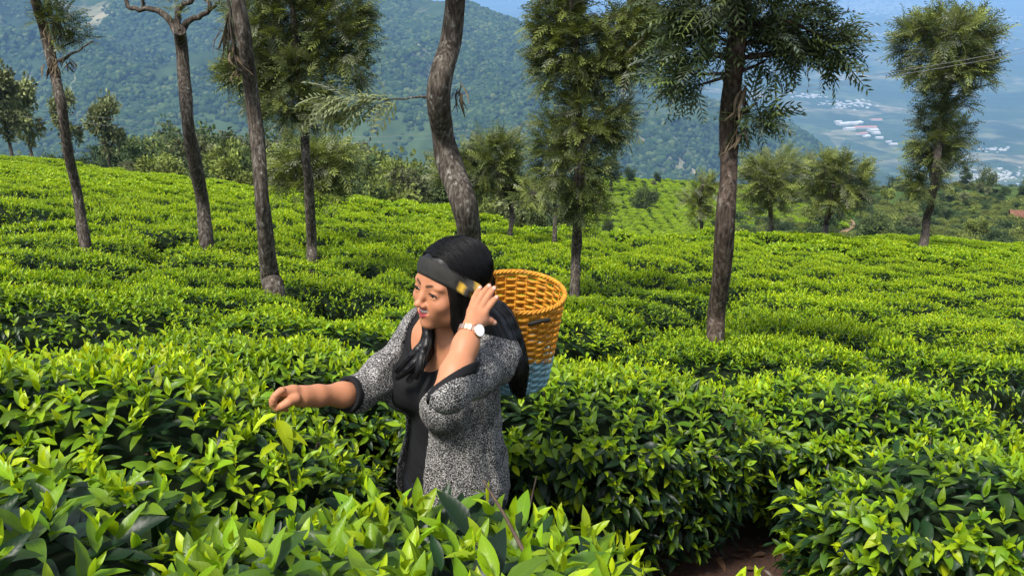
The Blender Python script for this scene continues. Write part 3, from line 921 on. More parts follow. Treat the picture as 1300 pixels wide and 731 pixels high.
tree('silver_oak_tree', 'thin leaning bare trunk with two ragged tufts and nests of twigs', 8.4,
     [(112, 322, 14), (98, 250, 13), (84, 180, 12), (75, 130, 12), (66, 80, 12), (57, 40, 12), (45, 0, 11), (28, -70, 9), (18, -130, 6)],
     [(70, 30, 16, 30, 16), (84, 30, 12, 12, 6), (95, 52, 14, 4, 4), (20, -125, 60, 40, 40), (40, -80, 30, 30, 14)], [[(75, 78, 5, 0), (90, 70, 3, -.05), (118, 52, 1.5, -.1)]], 1, .17, .10, 5,
     dry=[(66, 78, 26, 24), (85, 76, 12, 16), (72, 25, 18, 40), (60, 38, 14, 26)])
tree('silver_oak_tree', 'bare pollarded trunk forked into crooked leafless limbs', 9.75,
     [(265, 318, 18), (257, 260, 17), (247, 200, 16), (240, 150, 15), (235, 100, 14), (229, 55, 14), (227, 38, 13)],
     [(222, 8, 8, 12, 4)], [[(228, 45, 11, 0), (215, 25, 8, .05), (200, 14, 7, .1), (178, 12, 6, .1), (162, 8, 5, .15), (160, -20, 4, .2)],
     [(229, 48, 10, 0), (240, 26, 7, -.05), (258, 20, 6, -.05), (268, 8, 5, -.1), (258, -6, 4, -.1), (262, -30, 3, -.1)], [(227, 40, 9, 0), (224, 18, 7, .1), (232, 6, 6, .12), (246, -2, 5, .15), (240, -30, 4, .15)],
     [(268, 12, 4, -.1), (276, 4, 3, -.1), (280, -18, 2, -.1)], [(180, 12, 4, .1), (182, -4, 3.5, .1), (176, -22, 3, .1)]], 2, .16, .3, 4)
tree('silver_oak_tree', 'bare trunk with a swollen pale foot and dead leaves hanging above', 6.35,
     [(353, 372, 26), (347, 352, 23), (340, 300, 20), (334, 250, 18), (328, 180, 18), (322, 120, 17), (314, 60, 17), (304, 0, 16), (296, -60, 14), (290, -130, 9)],
     [(300, -110, 60, 30, 22)], [[(318, 95, 6, 0), (304, 88, 4, -.03), (296, 60, 3, -.05), (292, 10, 3, -.06), (290, -40, 3, -.06)]], 3, .19, .2, 6, dry=[(292, 20, 26, 60), (298, 55, 16, 34), (300, 88, 8, 14)])
tree('silver_oak_tree', 'tree with a broad dense crown over a slim bare trunk', 8.75,
     [(397, 340, 15), (395, 310, 13), (391, 250, 12), (389, 200, 11), (388, 165, 11), (384, 130, 10), (378, 80, 8), (372, 20, 6), (368, -40, 4)],
     [(355, 20, 60, 50, 75), (420, 30, 42, 44, 52), (330, 75, 44, 40, 46), (390, 90, 58, 40, 62), (370, 130, 40, 34, 34), (340, 118, 22, 34, 20), (440, 55, 26, 34, 20), (300, 95, 16, 24, 12), (400, 146, 30, 18, 18), (370, -40, 70, 40, 50), (455, 20, 14, 20, 8), (445, 90, 16, 18, 8)],
     [[(389, 158, 7, 0), (402, 138, 5, -.1), (422, 112, 3, -.15)], [(388, 165, 6, 0), (368, 140, 5, .1), (345, 112, 3, .1)]], 4, .19, .22, 7)
tree('silver_oak_tree', 'thick crooked trunk with lichen rising behind the woman', 5.5,
     [(600, 470, 36), (598, 330, 34), (597, 290, 32), (592, 255, 34), (577, 215, 31), (564, 175, 29), (556, 130, 30), (561, 90, 28), (572, 52, 25), (577, 0, 24), (576, -60, 21), (570, -130, 14)],
     [(560, -120, 80, 30, 26)], [[(547, 124, 5, 0), (530, 123, 2.6, -.05), (500, 126, 2.0, -.1), (455, 128, 1.6, -.14)]], 5, .20, .3, 6, dry=[(582, 108, 9, 34)])
br = np.random.default_rng(8)                                     # the one leafy side branch of that trunk
brt = [o for o in bpy.data.objects if o.get('label', '').startswith('thick crooked')][0]
bp, bd_, bL = [], [], []
for t in np.linspace(0, 1, 15):
    c = P(506 - 92 * t, 126 + 4 * math.sin(t * 5), 5.40 - .05 * t)
    for s in range(4):
        bp.append(c + br.normal(0, .008, 3)); bd_.append([-.75 + br.normal(0, .3), br.normal(-.1, .3), -.30 + br.normal(0, .55)]); bL.append(br.uniform(.15, .26))
V, F, C = fronds(br, np.array(bp) - np.array(brt.location), np.array(bd_), np.array(bL), .35)
C = C * .5 + np.array([.26, .29, .16]) * .5 * br.uniform(.8, 1.3, (len(C), 1))
obj('side_branch', mesh_np('side_branch', V, [F], C, False), m_frond, brt)
tree('silver_oak_tree', 'tall leafy column of a tree with one heavy bough standing out', 8.5,
     [(731, 370, 14), (732, 320, 13), (733, 270, 13), (735, 200, 12), (735, 140, 11), (732, 80, 10), (726, 20, 8), (722, -40, 5)],
     [(715, 15, 32, 34, 40), (705, 50, 28, 32, 30), (735, 55, 34, 36, 40), (800, 40, 34, 26, 40), (822, 62, 26, 32, 30), (790, 75, 26, 24, 26), (770, 95, 26, 20, 22), (735, 110, 30, 28, 30), (695, 90, 16, 22, 12),
      (740, 160, 34, 34, 36), (778, 150, 22, 24, 20), (705, 180, 24, 30, 20), (765, 180, 20, 16, 12), (730, 215, 36, 28, 36), (738, 250, 30, 24, 28), (735, 275, 22, 14, 12), (690, 200, 12, 20, 8), (720, -40, 40, 34, 26), (810, 12, 24, 16, 16)],
     [[(735, 125, 7, 0), (752, 105, 6, -.1), (785, 80, 4, -.15), (815, 50, 2.5, -.2)]], 6, .19, .24, 7)
tree('silver_oak_tree', 'tall straight dark trunk with drooping fronds spread wide at its head', 5.15,
     [(907, 442, 25), (909, 400, 24), (914, 340, 23), (919, 270, 23), (926, 200, 22), (931, 140, 22), (936, 70, 22), (941, 0, 20), (946, -70, 16), (948, -140, 9)],
     [(900, 8, 36, 18, 18), (880, 62, 26, 26, 17), (868, 92, 22, 14, 9), (905, 40, 24, 24, 12), (985, 25, 36, 30, 24), (1025, 40, 28, 24, 17), (1055, 58, 18, 16, 9), (975, 75, 22, 18, 9), (1000, 58, 24, 20, 10), (955, 148, 13, 16, 9), (945, -60, 110, 50, 60), (880, 110, 14, 8, 4)],
     [[(935, 85, 10, 0), (915, 70, 7, .05), (890, 72, 4, .1), (872, 88, 2.5, .1)], [(938, 50, 10, 0), (962, 30, 8, -.05), (1000, 28, 5, -.1), (1040, 45, 3, -.1)], [(930, 150, 6, 0), (948, 140, 4, -.06), (962, 130, 2, -.1)]], 7, .21, .08, 6, dry=[(945, 110, 20, 60), (940, 165, 12, 30)], tipup=.05, dens=1.25, tone=np.array([.62, .70, .80]),
     mat=bark_mat('dark_oak_bark', (.062, .045, .034), (.13, .10, .08), .30))
tree('silver_oak_tree', 'lone tree with a wide top-heavy crown above a narrow leafy stem', 28.2,
     [(1173, 315, 11), (1177, 280, 10), (1184, 245, 9), (1190, 200, 9), (1196, 150, 8), (1202, 110, 7), (1208, 60, 5)],
     [(1200, 40, 46, 24, 46), (1175, 60, 30, 28, 28), (1235, 55, 30, 30, 30), (1205, 80, 46, 28, 44), (1225, 95, 30, 22, 20), (1200, 120, 28, 22, 22), (1195, 150, 22, 20, 16), (1210, 170, 18, 16, 12), (1188, 185, 22, 20, 18), (1200, 205, 20, 14, 12), (1180, 225, 20, 18, 16), (1170, 240, 16, 10, 8), (1178, 175, 12, 20, 8)],
     [], 8, .58, .30, 7)
tree('silver_oak_tree', 'small domed tree on the rim of the tea beyond the crooked trunk', 17.9,
     [(648, 297, 6), (650, 270, 6), (643, 245, 5), (632, 225, 5), (622, 200, 4)],
     [(622, 205, 34, 22, 34), (600, 215, 22, 26, 20), (645, 222, 20, 22, 18), (620, 235, 30, 18, 22), (632, 182, 26, 12, 14), (575, 215, 26, 24, 18), (655, 245, 8, 10, 4)], [], 9, .36, .34, 7)
tree('silver_oak_tree', 'pale round-headed tree below the dirt track at the rim of the tea', 27.4,
     [(977, 302, 7), (978, 280, 6), (977, 250, 5), (975, 225, 4)],
     [(975, 222, 32, 22, 34), (958, 232, 20, 18, 16), (995, 215, 20, 18, 16), (980, 248, 24, 14, 16), (978, 268, 10, 10, 6)], [], 10, .52, .45, 7)
tree('silver_oak_tree', 'pale twin-lobed tree standing at the rim of the tea', 30.2,
     [(1046, 304, 7), (1048, 285, 6), (1052, 265, 5), (1058, 235, 4)],
     [(1042, 225, 22, 26, 26), (1072, 225, 24, 24, 26), (1058, 250, 32, 20, 28), (1090, 240, 12, 20, 10), (1035, 250, 14, 14, 8), (1050, 208, 16, 12, 8)], [[(1049, 280, 5, 0), (1062, 262, 3, 0), (1074, 240, 2, 0)]], 11, .54, .42, 7)
tree('silver_oak_tree', 'slim grey tree with a ragged narrow head at the rim of the tea', 29.4,
     [(891, 292, 5), (890, 275, 4), (888, 255, 4), (892, 235, 3)],
     [(893, 240, 15, 14, 14), (886, 258, 16, 14, 14), (898, 252, 10, 12, 8), (884, 272, 8, 8, 4)], [], 12, .46, .5, 6)
tree('silver_oak_tree', 'slim pole of a tree almost leafless beside the leafy column', 16.5,
     [(705, 288, 6), (705, 262, 5), (704, 240, 5), (704, 215, 4), (703, 200, 3)], [(690, 240, 14, 14, 9), (672, 246, 16, 14, 12)], [], 13, .30, .5, 5)
tree('silver_oak_tree', 'leafy skirted sapling standing behind the broad dense crown', 12.5,
     [(393, 290, 4), (394, 250, 4), (392, 210, 3), (390, 180, 3)], [(380, 205, 32, 22, 26), (415, 205, 26, 22, 20), (395, 235, 42, 16, 26), (365, 225, 18, 18, 10), (430, 225, 16, 14, 8)], [], 14, .30, .38, 7)
# ================================================================ beyond the tea
m_bgl = leaf_material('tree_leaf', rough=.7, transl=.20, spec=.2, jitter=.30, tint=(1.15, 1.1, .6))
m_bgt = bark_mat('far_bark', (.09, .072, .055), (.17, .15, .12), .4)
def bg_tree(seed, lobes, trunk_top, base_col, leaf, n, bare=False, lean=0.0):
    """unit-height tree: lobes (x, z, r, rz); leaf faces spread through the lobes"""
    rg = np.random.default_rng(seed)
    mb = MB()
    tpts = spline([(0, 0, -.08), (lean * .3, 0, trunk_top * .5), (lean, 0, trunk_top), (lean * 1.1, 0, min(.95, trunk_top + .3))], 12)
    mb.tube(tpts, np.linspace(.022, .007, 12), 7)
    tips = []
    for (x, z, r, rz) in lobes:
        y = rg.uniform(-.5, .5) * r
        c = np.array([x, y, z]); k = np.argmin(np.abs(tpts[:, 2] - (z - r * .9)))
        mb.tube(spline([tpts[k], (tpts[k] + c) / 2 + rg.normal(0, .015, 3), c], 6), np.linspace(.010, .003, 6), 5)
        if bare:
            for q in range(10):
                e = c + rg.normal(0, 1, 3) * np.array([r, r, rz]) * .7
                mb.tube(spline([c, (c + e) / 2 + rg.normal(0, .02, 3), e], 4), np.linspace(.004, .001, 4), 4, cap=False)
                for w_ in range(3):
                    e2 = e + rg.normal(0, .05, 3); mb.tube([e, e2], [.002, .0008], 3, cap=False)
    tm = mb.mesh('trunk', False); tm.materials.append(m_bgt)
    if bare: return tm, None
    wts = np.array([l[2] ** 2 * l[3] for l in lobes]); wts /= wts.sum()
    pos, dd, col_ = [], [], []
    for (x, z, r, rz), w_ in zip(lobes, wts):
        k = int(n * w_)
        # sub-clumps give light and dark
        nc = max(4, int(26 * w_ ** .6))
        cc = unit(rg.normal(0, 1, (nc, 3))) * rg.uniform(.45, 1.0, (nc, 1))
        ci = rg.integers(0, nc, k)
        q = cc[ci] + rg.normal(0, .22, (k, 3))
        pos.append(np.array([x, 0, z]) + q * np.array([r, r, rz])); dd.append(q + rg.normal(0, .6, (k, 3)) + np.array([0, 0, .3]))
        col_.append(np.asarray(base_col) * rg.uniform(.55, 1.5, (nc, 1))[ci] * rg.uniform(.7, 1.3, (k, 1)))
    pos, dd, col_ = np.concatenate(pos), np.concatenate(dd), np.concatenate(col_)
    rec = dict(pos=pos, d=dd, up=rg.normal(0, 1, pos.shape) + np.array([0, 0, 1]), L=rg.uniform(.6, 1.3, len(pos)) * leaf, col=col_, tpl=np.zeros(len(pos), int))
    V, F, C = bake(rec, 3)
    cm = mesh_np('crown', V, [F], C, False); cm.materials.append(m_bgl)
    return tm, cm
OLV, DRK, PAL, YEL = (.075, .105, .030), (.038, .062, .020), (.150, .170, .075), (.150, .185, .040)
BG = {'oak': [bg_tree(1, [(0, .80, .16, .17), (.08, .66, .14, .12), (-.09, .68, .13, .13)], .55, OLV, .045, 2600), bg_tree(2, [(-.02, .84, .14, .14), (.09, .72, .12, .12), (-.08, .62, .12, .10), (.02, .5, .08, .06)], .5, PAL, .045, 2600, lean=.04)],
      'pale': [bg_tree(3, [(0, .80, .22, .18), (.14, .68, .18, .15), (-.15, .70, .18, .16)], .45, PAL, .05, 2800), bg_tree(4, [(.04, .78, .2, .2), (-.14, .62, .18, .18), (.16, .55, .14, .14)], .4, YEL, .05, 2800)],
      'round': [bg_tree(5, [(0, .66, .34, .32), (.2, .52, .24, .24), (-.22, .5, .26, .26), (.02, .35, .3, .22)], .35, DRK, .055, 3200), bg_tree(6, [(-.05, .68, .30, .30), (.18, .6, .24, .26), (-.2, .42, .26, .24), (.08, .34, .26, .2)], .35, OLV, .055, 3200)],
      'tall': [bg_tree(7, [(0, .84, .10, .15), (.02, .64, .13, .14), (-.02, .44, .15, .14), (0, .28, .14, .1)], .8, DRK, .04, 2600), bg_tree(8, [(0, .85, .08, .13), (0, .68, .11, .12), (.01, .5, .13, .12)], .8, OLV, .04, 2400)],
      'bush': [bg_tree(9, [(0, .55, .5, .42), (.35, .4, .35, .35), (-.35, .42, .36, .36)], .3, DRK, .09, 1800), bg_tree(10, [(0, .55, .5, .42), (.35, .4, .35, .35), (-.3, .42, .36, .36)], .3, YEL, .09, 1800)],
      'bare': [bg_tree(11, [(0, .8, .2, .18), (.18, .66, .18, .14), (-.18, .64, .18, .14), (.05, .55, .16, .1)], .5, OLV, .04, 0, bare=True)]}
BGN = {'oak': ('lopped_oak_tree', 'lopped'), 'pale': ('pale_tree', 'pale'), 'round': ('round_tree', 'round'), 'tall': ('columnar_tree', 'columnar'), 'bush': ('shrub', 'shrub'), 'bare': ('bare_tree', 'bare')}
def bg_place(kind, vi, px, Y, top_py, label, group, wide=1.0, pyb=230, minh=1.0, maxh=30.0, rz=None):
    u = UT(px, pyb)[0]; x = u * Y
    z = float(ground_z(x, Y)[0]); t = UT(px, top_py)[1]
    h = float(np.clip(ZC - t * Y - z, minh, maxh))
    tm, cm = BG[kind][vi % len(BG[kind])]
    root = empty(BGN[kind][0], (x, Y, z - .02 * h), rz if rz is not None else (vi * 1.7 + px * .013) % 6.28)
    root.scale = (h * wide, h * wide, h)
    tag(root, label, 'shrub' if kind == 'bush' else 'tree', group)
    obj('trunk', tm, None, root)
    if cm is not None: obj('crown', cm, None, root)
    return root
# trees that stand out singly
WG = 'trees beyond the rim of the tea'
for kind, vi, px, Y, top, wide, lab in (
    ('oak', 1, 22, 58, 76, .85, 'tall lopped tree at the high end of the tea slope'), ('oak', 1, 48, 62, 92, .75, 'lopped tree with two bare stems beside the tall one at the high end'),
    ('oak', 1, 96, 66, 108, .6, 'narrow lopped tree seen just beyond the thin leaning trunk'), ('oak', 1, 146, 70, 116, .75, 'lopped tree between the thin leaning trunk and the pollarded trunk'),
    ('pale', 1, 292, 62, 172, 1.0, 'yellow-green tree between the pollarded trunk and the swollen-footed trunk'), ('pale', 1, 499, 66, 198, .9, 'yellow-green tree at the foot of the woods before the crooked trunk'),
    ('round', 0, 372, 100, 158, 1.0, 'dark round tree behind the broad dense crown'), ('pale', 0, 668, 58, 228, 1.1, 'pale low tree between the crooked trunk and the leafy column'),
    ('tall', 1, 776, 170, 196, 1.6, 'tiered palm-like tree on the crest of the next tea hill'), ('round', 0, 800, 185, 209, .8, 'dark round tree on the crest of the next tea hill'),
    ('round', 0, 835, 190, 216, .7, 'dark twin tree on the crest of the next tea hill'), ('round', 1, 822, 150, 238, 1.4, 'dark low tree amid the bushes of the next tea hill'),
    ('tall', 0, 1224, 190, 206, 1.3, 'dark pointed tree beside the leafless one on the scrub slope'), ('bare', 0, 1247, 185, 200, 1.4, 'leafless grey tree on the scrub slope'),
    ('round', 1, 1254, 180, 214, .9, 'grey-green tree under the leafless one on the scrub slope'), ('round', 0, 1137, 200, 222, 1.0, 'dark round tree on the ridge of the scrub slope')):
    bg_place(kind, vi, px, Y, top, lab, WG, wide)
# the woods
rg = np.random.default_rng(21)
SKX = [0, 40, 70, 110, 160, 200, 300, 420, 480, 540, 600, 680, 720]; SKY_ = [192, 190, 186, 182, 172, 156, 150, 166, 182, 192, 205, 218, 228]
WL_ = {'round': 'dark round-headed tree in the woods beyond the tea', 'pale': 'pale loose-headed tree in the woods beyond the tea', 'oak': 'lopped slender tree in the woods beyond the tea', 'tall': 'dark columnar tree in the woods beyond the tea', 'bush': 'low shrub in the scrub beyond the tea'}
WGR = {k: v.replace('tree', 'trees').replace('low shrub', 'low shrubs') for k, v in WL_.items()}
for k in range(190):
    px = rg.uniform(-30, 735); Y = rg.uniform(56, 190) if k % 3 else rg.uniform(52, 80)
    kind = rg.choice(['round', 'pale', 'oak', 'tall', 'bush'], p=[.32, .32, .14, .08, .14])
    sky_y = np.interp(px, SKX, SKY_) + rg.exponential(15) + np.interp(Y, [52, 90, 190], [34, 10, 0])
    bg_place(kind, int(rg.integers(0, 2)), px, Y, sky_y, WL_[kind], WGR[kind], rg.uniform(.8, 1.25), maxh=17)
WR_ = {'round': 'small dark tree dotted over the scrub slope', 'pale': 'small pale tree dotted over the scrub slope', 'bush': 'small shrub dotted over the scrub slope'}
for k in range(95):
    px = rg.uniform(1000, 1330) if k % 4 else rg.uniform(740, 1010); Y = rg.uniform(90, 200)
    kind = rg.choice(['round', 'pale', 'bush'], p=[.30, .15, .55])
    u = UT(px, 250)[0]; z = float(ground_z(u * Y, Y)[0]); t0 = (ZC - z) / Y
    h = rg.uniform(1.2, 4.5) if kind != 'bush' else rg.uniform(.8, 2.0)
    if px < 1010: h *= .6
    tpy = 365.5 - FPX * math.tan(PITCH - math.atan(t0 - h / Y))
    bg_place(kind, int(rg.integers(0, 2)), px, Y, tpy, WR_[kind], WR_[kind].replace('tree', 'trees').replace('shrub', 'shrubs'), rg.uniform(.9, 1.5), minh=.7)

# tea on the next hill: dots in rows
u0, u1 = UT(735, 260)[0], UT(1080, 260)[0]
pts = np.array([(x, Y + .9 * math.sin(x * .05)) for Y in np.arange(84, 205, 1.75) for x in np.arange(u0 * Y, u1 * Y, 1.9)])
pts += rg.normal(0, .2, pts.shape)
bad = (vnoise(pts[:, 0] * .03, pts[:, 1] * .03, None, 5) > .62) | ((pts[:, 0] / pts[:, 1] > .30) & (vnoise(pts[:, 0] * .08, pts[:, 1] * .06, None, 9) > .05))
pts = pts[~bad]; n = len(pts)
s_ = rg.uniform(.85, 1.15, n)
ro = np.stack([np.full(n, -.15), np.zeros(n), rg.uniform(0, 6.28, n)], 1); sl = np.stack([s_, s_ * 1.5, s_ * 1.05], 1); ix = rg.integers(5, 9, n)
pz = ground_z(pts[:, 0], pts[:, 1]) - .15
hilltea = gn_instances('hill_tea', np.column_stack([pts, pz]), ro, sl, ix, srcl)
tag(hilltea, 'dotted rows of clipped tea over the next hill', 'tea', kind='stuff')

# rough scrub over the far slopes
n = 5200
Y = rg.uniform(70, 262, n); U = rg.uniform(.26, .72, n)
ok = (vnoise(U * Y * .05, Y * .05, None, 15) + rg.normal(0, .5, n) > -.15)
for q_ in ((1070, 284), (1064, 280), (1066, 293), (942, 272)):
    g_ = ray_ground(*q_, 60); ok &= np.hypot(U * Y - g_[0], (Y - g_[1]) * .35) > 3.2
Y, U = Y[ok], U[ok]; X = U * Y; n = len(X)
ssz = rg.uniform(.5, 1.5, n) * np.where(rg.random(n) < .12, 1.8, 1)
scr_src = [bpy.data.objects.new('scrub_shape', BG['bush'][k][1]) for k in range(2)]
scrub = gn_instances('scrub', np.stack([X, Y, ground_z(X, Y) - .15 * ssz], 1), np.stack([0 * X, 0 * X, rg.uniform(0, 6.28, n)], 1), np.stack([ssz * 1.6, ssz * 1.6, ssz * .9], 1), rg.integers(0, 2, n), scr_src)
tag(scrub, 'low tangled scrub covering the slope round the small house', 'scrub', kind='stuff')

# forest on the mountain
m_for, nt, b = new_mat('forest_crown')
oi = nd(nt, 'ShaderNodeObjectInfo')
c = ramp(nt, oi.outputs['Random'], [(0, (.016, .032, .012)), (.5, (.030, .055, .018)), (.85, (.050, .078, .024)), (1, (.085, .105, .036))])
nt.links.new(c, b.inputs['Base Color']); b.inputs['Roughness'].default_value = 1; b.inputs['Specular IOR Level'].default_value = 0
import bmesh
blobs = []
for k in range(3):
    bm = bmesh.new(); bmesh.ops.create_icosphere(bm, subdivisions=2, radius=1)
    co = np.array([v.co for v in bm.verts]); f = 1 + .35 * fbm(co[:, 0] * 1.9 + k * 7, co[:, 1] * 1.9, co[:, 2] * 1.9, 2, k)
    for v, s_ in zip(bm.verts, f): v.co = (v.co.x * s_, v.co.y * s_, v.co.z * s_ * .85)
    me = bpy.data.meshes.new('forest_crown'); bm.to_mesh(me); bm.free(); me.materials.append(m_for)
    blobs.append(bpy.data.objects.new('forest_crown', me))
n = 95000
Y = np.sqrt(rg.uniform(1150 ** 2, 3350 ** 2, n)); U = rg.uniform(-.72, .66, n)
X = U * Y
Z = ground_z(X, Y)
den = fbm(X / 260, Y / 420, None, 4, 77)
ok = (Z > -PLAIN + 15) & (den < .15 + .22 * rg.random(n))
X, Y, Z = X[ok], Y[ok], Z[ok]; n = len(X)
s_ = rg.uniform(4.0, 9.0, n) * (1 + .3 * vnoise(X / 90, Y / 90, None, 4))
fo = gn_instances('mountain_forest', np.stack([X, Y, Z + s_ * .25], 1), np.stack([0 * X, 0 * X, rg.uniform(0, 6.28, n)], 1), np.stack([s_, s_, s_ * rg.uniform(.8, 1.3, n)], 1), rg.integers(0, 3, n), blobs)
tag(fo, 'unbroken forest clothing the blue mountainside', 'forest', kind='stuff')
print('forest', n)

# dirt track on the next hill
m_track = plain_mat('track_earth', (.22, .155, .085), .95, .1, var=.25, vscale=1.5)
def track(name, label, px_pts, w_):
    g = np.array([ray_ground(a, b_, 60) for a, b_ in px_pts]); s = spline(g[:, :2], 30)
    t = np.gradient(s, axis=0); t /= np.linalg.norm(t, axis=1)[:, None]; nrm_ = np.stack([-t[:, 1], t[:, 0]], 1)
    L_, R_ = s + nrm_ * w_ / 2, s - nrm_ * w_ / 2
    V = np.concatenate([np.column_stack([q, ground_z(q[:, 0], q[:, 1]) + .15]) for q in (L_, R_)])
    i_ = np.arange(29)
    return tag(obj(name, mesh_np(name, V, [np.stack([i_, i_ + 30, i_ + 31, i_ + 1], 1)]), m_track), label, 'track', kind='structure')
track('path', 'tan dirt track bending across the next tea hill', [(938, 262), (944, 268), (946, 276), (938, 288)], 2.6)
track('path', 'tan dirt track curving between the pale trees', [(1060, 276), (1072, 281), (1073, 289), (1062, 296)], 2.8)

# the little house on the scrub slope
hb = ray_ground(1291, 281, 60)
house = tag(empty('house', hb, R(-14)), 'small brick house with a terracotta roof on the scrub slope', 'house')
k = hb[1] / FPX
m_brick = plain_mat('brick', (.22, .11, .08), .9, .1, var=.25, vscale=3); m_roof = plain_mat('roof_tiles', (.15, .07, .048), .9, .1, var=.35, vscale=4); m_wood = plain_mat('door_wood', (.05, .035, .025), .8)
hw, hd, hh = 17 * k, 11 * k, 9 * k
mb = MB(); mb.box((-hw / 2, -hd / 2, -.6), (hw / 2, hd / 2, hh))
mb.add([(-hw / 2, -hd / 2, hh), (-hw / 2, hd / 2, hh), (-hw / 2, 0, hh + 5 * k), (hw / 2, -hd / 2, hh), (hw / 2, hd / 2, hh), (hw / 2, 0, hh + 5 * k)], [(0, 2, 1, 1), (3, 4, 5, 5)])
obj('wall', mb.mesh('wall', False, False), m_brick, house)
for s in (-1, 1):
    mb = MB(); e = .35
    V = np.array([(-hw / 2 - e, s * (hd / 2 + e), hh - .3), (hw / 2 + e, s * (hd / 2 + e), hh - .3), (hw / 2 + e, 0, hh + 5.2 * k), (-hw / 2 - e, 0, hh + 5.2 * k)])
    mb.add(np.vstack([V, V + np.array([0, 0, .14])]), [(0, 1, 2, 3), (4, 5, 6, 7), (0, 1, 5, 4), (1, 2, 6, 5), (2, 3, 7, 6), (3, 0, 4, 7)])
    obj('roof', mb.mesh('roof', False, False), m_roof, house)
for x0, w_, z0, z1, nm in ((-hw * .28, .6, hh * .4, hh * .8, 'window'), (hw * .28, .6, hh * .4, hh * .8, 'window'), (0, .8, 0, hh * .8, 'door')):
    mb = MB(); mb.box((x0 - w_ / 2, -hd / 2 - .05, z0), (x0 + w_ / 2, -hd / 2 + .02, z1)); obj(nm, mb.mesh(nm, False, False), m_wood, house)

# buildings on the valley floor
m_wht = plain_mat('far_plaster', (.50, .48, .45), .8, .2, var=.15, vscale=.02); m_red = plain_mat('far_tile', (.45, .20, .13), .9, .1); m_tin = plain_mat('far_tin', (.62, .64, .66), .6)
def on_plain(px, py):
    u, t = UT(px, py); y = (ZC + PLAIN) / t
    for _ in range(6):
        z = ground_z(u * y, y); y = (ZC - z) / t
    return np.squeeze(np.array([u * y, y, z]))
def shed(px, py, wpx, dpx, hpx, rz, rm, label, group='white buildings on the valley floor'):
    p = on_plain(px, py); k = p[1] / FPX
    root = tag(empty('valley_building', p, rz), label, 'building', group)
    a, b_, h = wpx * k / 2, dpx * k / 2, hpx * k
    mb = MB(); mb.box((-a, -b_, -12), (a, b_, h)); obj('wall', mb.mesh('wall', False, False), m_wht, root)
    mb = MB()
    V = np.array([(-a * 1.03, -b_ * 1.05, h), (a * 1.03, -b_ * 1.05, h), (a * 1.03, b_ * 1.05, h), (-a * 1.03, b_ * 1.05, h), (-a * 1.03, 0, h + .28 * b_), (a * 1.03, 0, h + .28 * b_)])
    mb.add(V, [(0, 1, 5, 4), (2, 3, 4, 5), (0, 4, 3, 3), (1, 2, 5, 5), (0, 3, 2, 1)]); obj('roof', mb.mesh('roof', False, False), rm, root)
for q in ((1070, 159, 14, 10, 2.5, .3, m_wht), (1082, 158, 12, 8, 2.5, -.1, m_wht), (1089, 157, 10, 9, 2, .5, m_tin), (1078, 165, 13, 8, 2.5, .2, m_wht), (1098, 163, 28, 8, 2, .05, m_red), (1108, 167, 12, 9, 2.5, .2, m_wht),
          (1094, 171, 14, 7, 2, .4, m_red), (1112, 170, 9, 7, 2, .1, m_wht), (1064, 156, 8, 6, 2, .2, m_wht), (1116, 176, 9, 5, 2, 0, m_wht), (1100, 174, 8, 6, 2, .4, m_tin), (1134, 184, 10, 5, 1.8, .2, m_wht), (1128, 181, 7, 4, 1.8, .3, m_wht), (1112, 153, 14, 6, 1.5, .1, m_red)):
    shed(*q, 'white valley building with a red roof' if q[6] is m_red else 'white valley building with a pale roof', 'red-roofed buildings on the valley floor' if q[6] is m_red else 'pale-roofed buildings on the valley floor')
# towns that read only as pale flecks
mb = MB()
for px0, py0, sx, sy, n in ((1120, 8, 95, 9, 900), (1190, 22, 60, 5, 160), (1075, 133, 26, 5, 70), (1028, 122, 15, 3, 34), (1250, 25, 60, 6, 110), (1262, 224, 34, 9, 130), (1130, 45, 40, 4, 46), (900, 8, 60, 6, 90), (1080, 96, 20, 8, 30), (1265, 190, 20, 3, 24), (1050, 30, 40, 6, 80), (1205, 60, 80, 20, 50), (760, 3, 70, 4, 60)):
    qx, qy = rg.normal(px0, sx * .6, n), rg.normal(py0, sy * .6, n)
    qx, qy = qx[qy > -25], qy[qy > -25]
    for p in on_plain(qx, qy).T:
        k = p[1] / FPX
        a, b_, h = rg.uniform(.6, 2.2) * k, rg.uniform(.8, 2.2) * k, rg.uniform(.5, 1.3) * k
        mb.box((p[0] - a, p[1] - b_, p[2] - 14), (p[0] + a, p[1] + b_, p[2] + h))
tag(obj('valley_towns', mb.mesh('valley_towns', False, False), m_wht), 'pale flecks of far towns across the valley floor', 'town', kind='stuff')

# power lines
m_wire = plain_mat('wire', (.20, .20, .21), .5)
for lab, pl in (('thin power line crossing in front of the woods and the lone tree, upper wire', [(-60, 128, 60), (60, 141, 58), (250, 163, 55), (440, 174, 50), (580, 167, 45), (740, 152, 40), (900, 130, 35), (1100, 97, 28), (1215, 78, 25), (1360, 50, 22)]),
                ('thin power line crossing in front of the woods and the lone tree, lower wire', [(-60, 138, 59), (60, 151, 57), (250, 171, 54), (440, 181, 49), (580, 173, 44), (740, 158, 39), (900, 136, 34), (1100, 102, 27.5), (1215, 83, 24.5), (1360, 56, 21.5)])):
    g = spline([P(a, b_, y) for a, b_, y in pl], 60)
    mb = MB(); mb.tube(g, .006, 5)
    tag(obj('power_line', mb.mesh('power_line', False), m_wire), lab, 'power line')

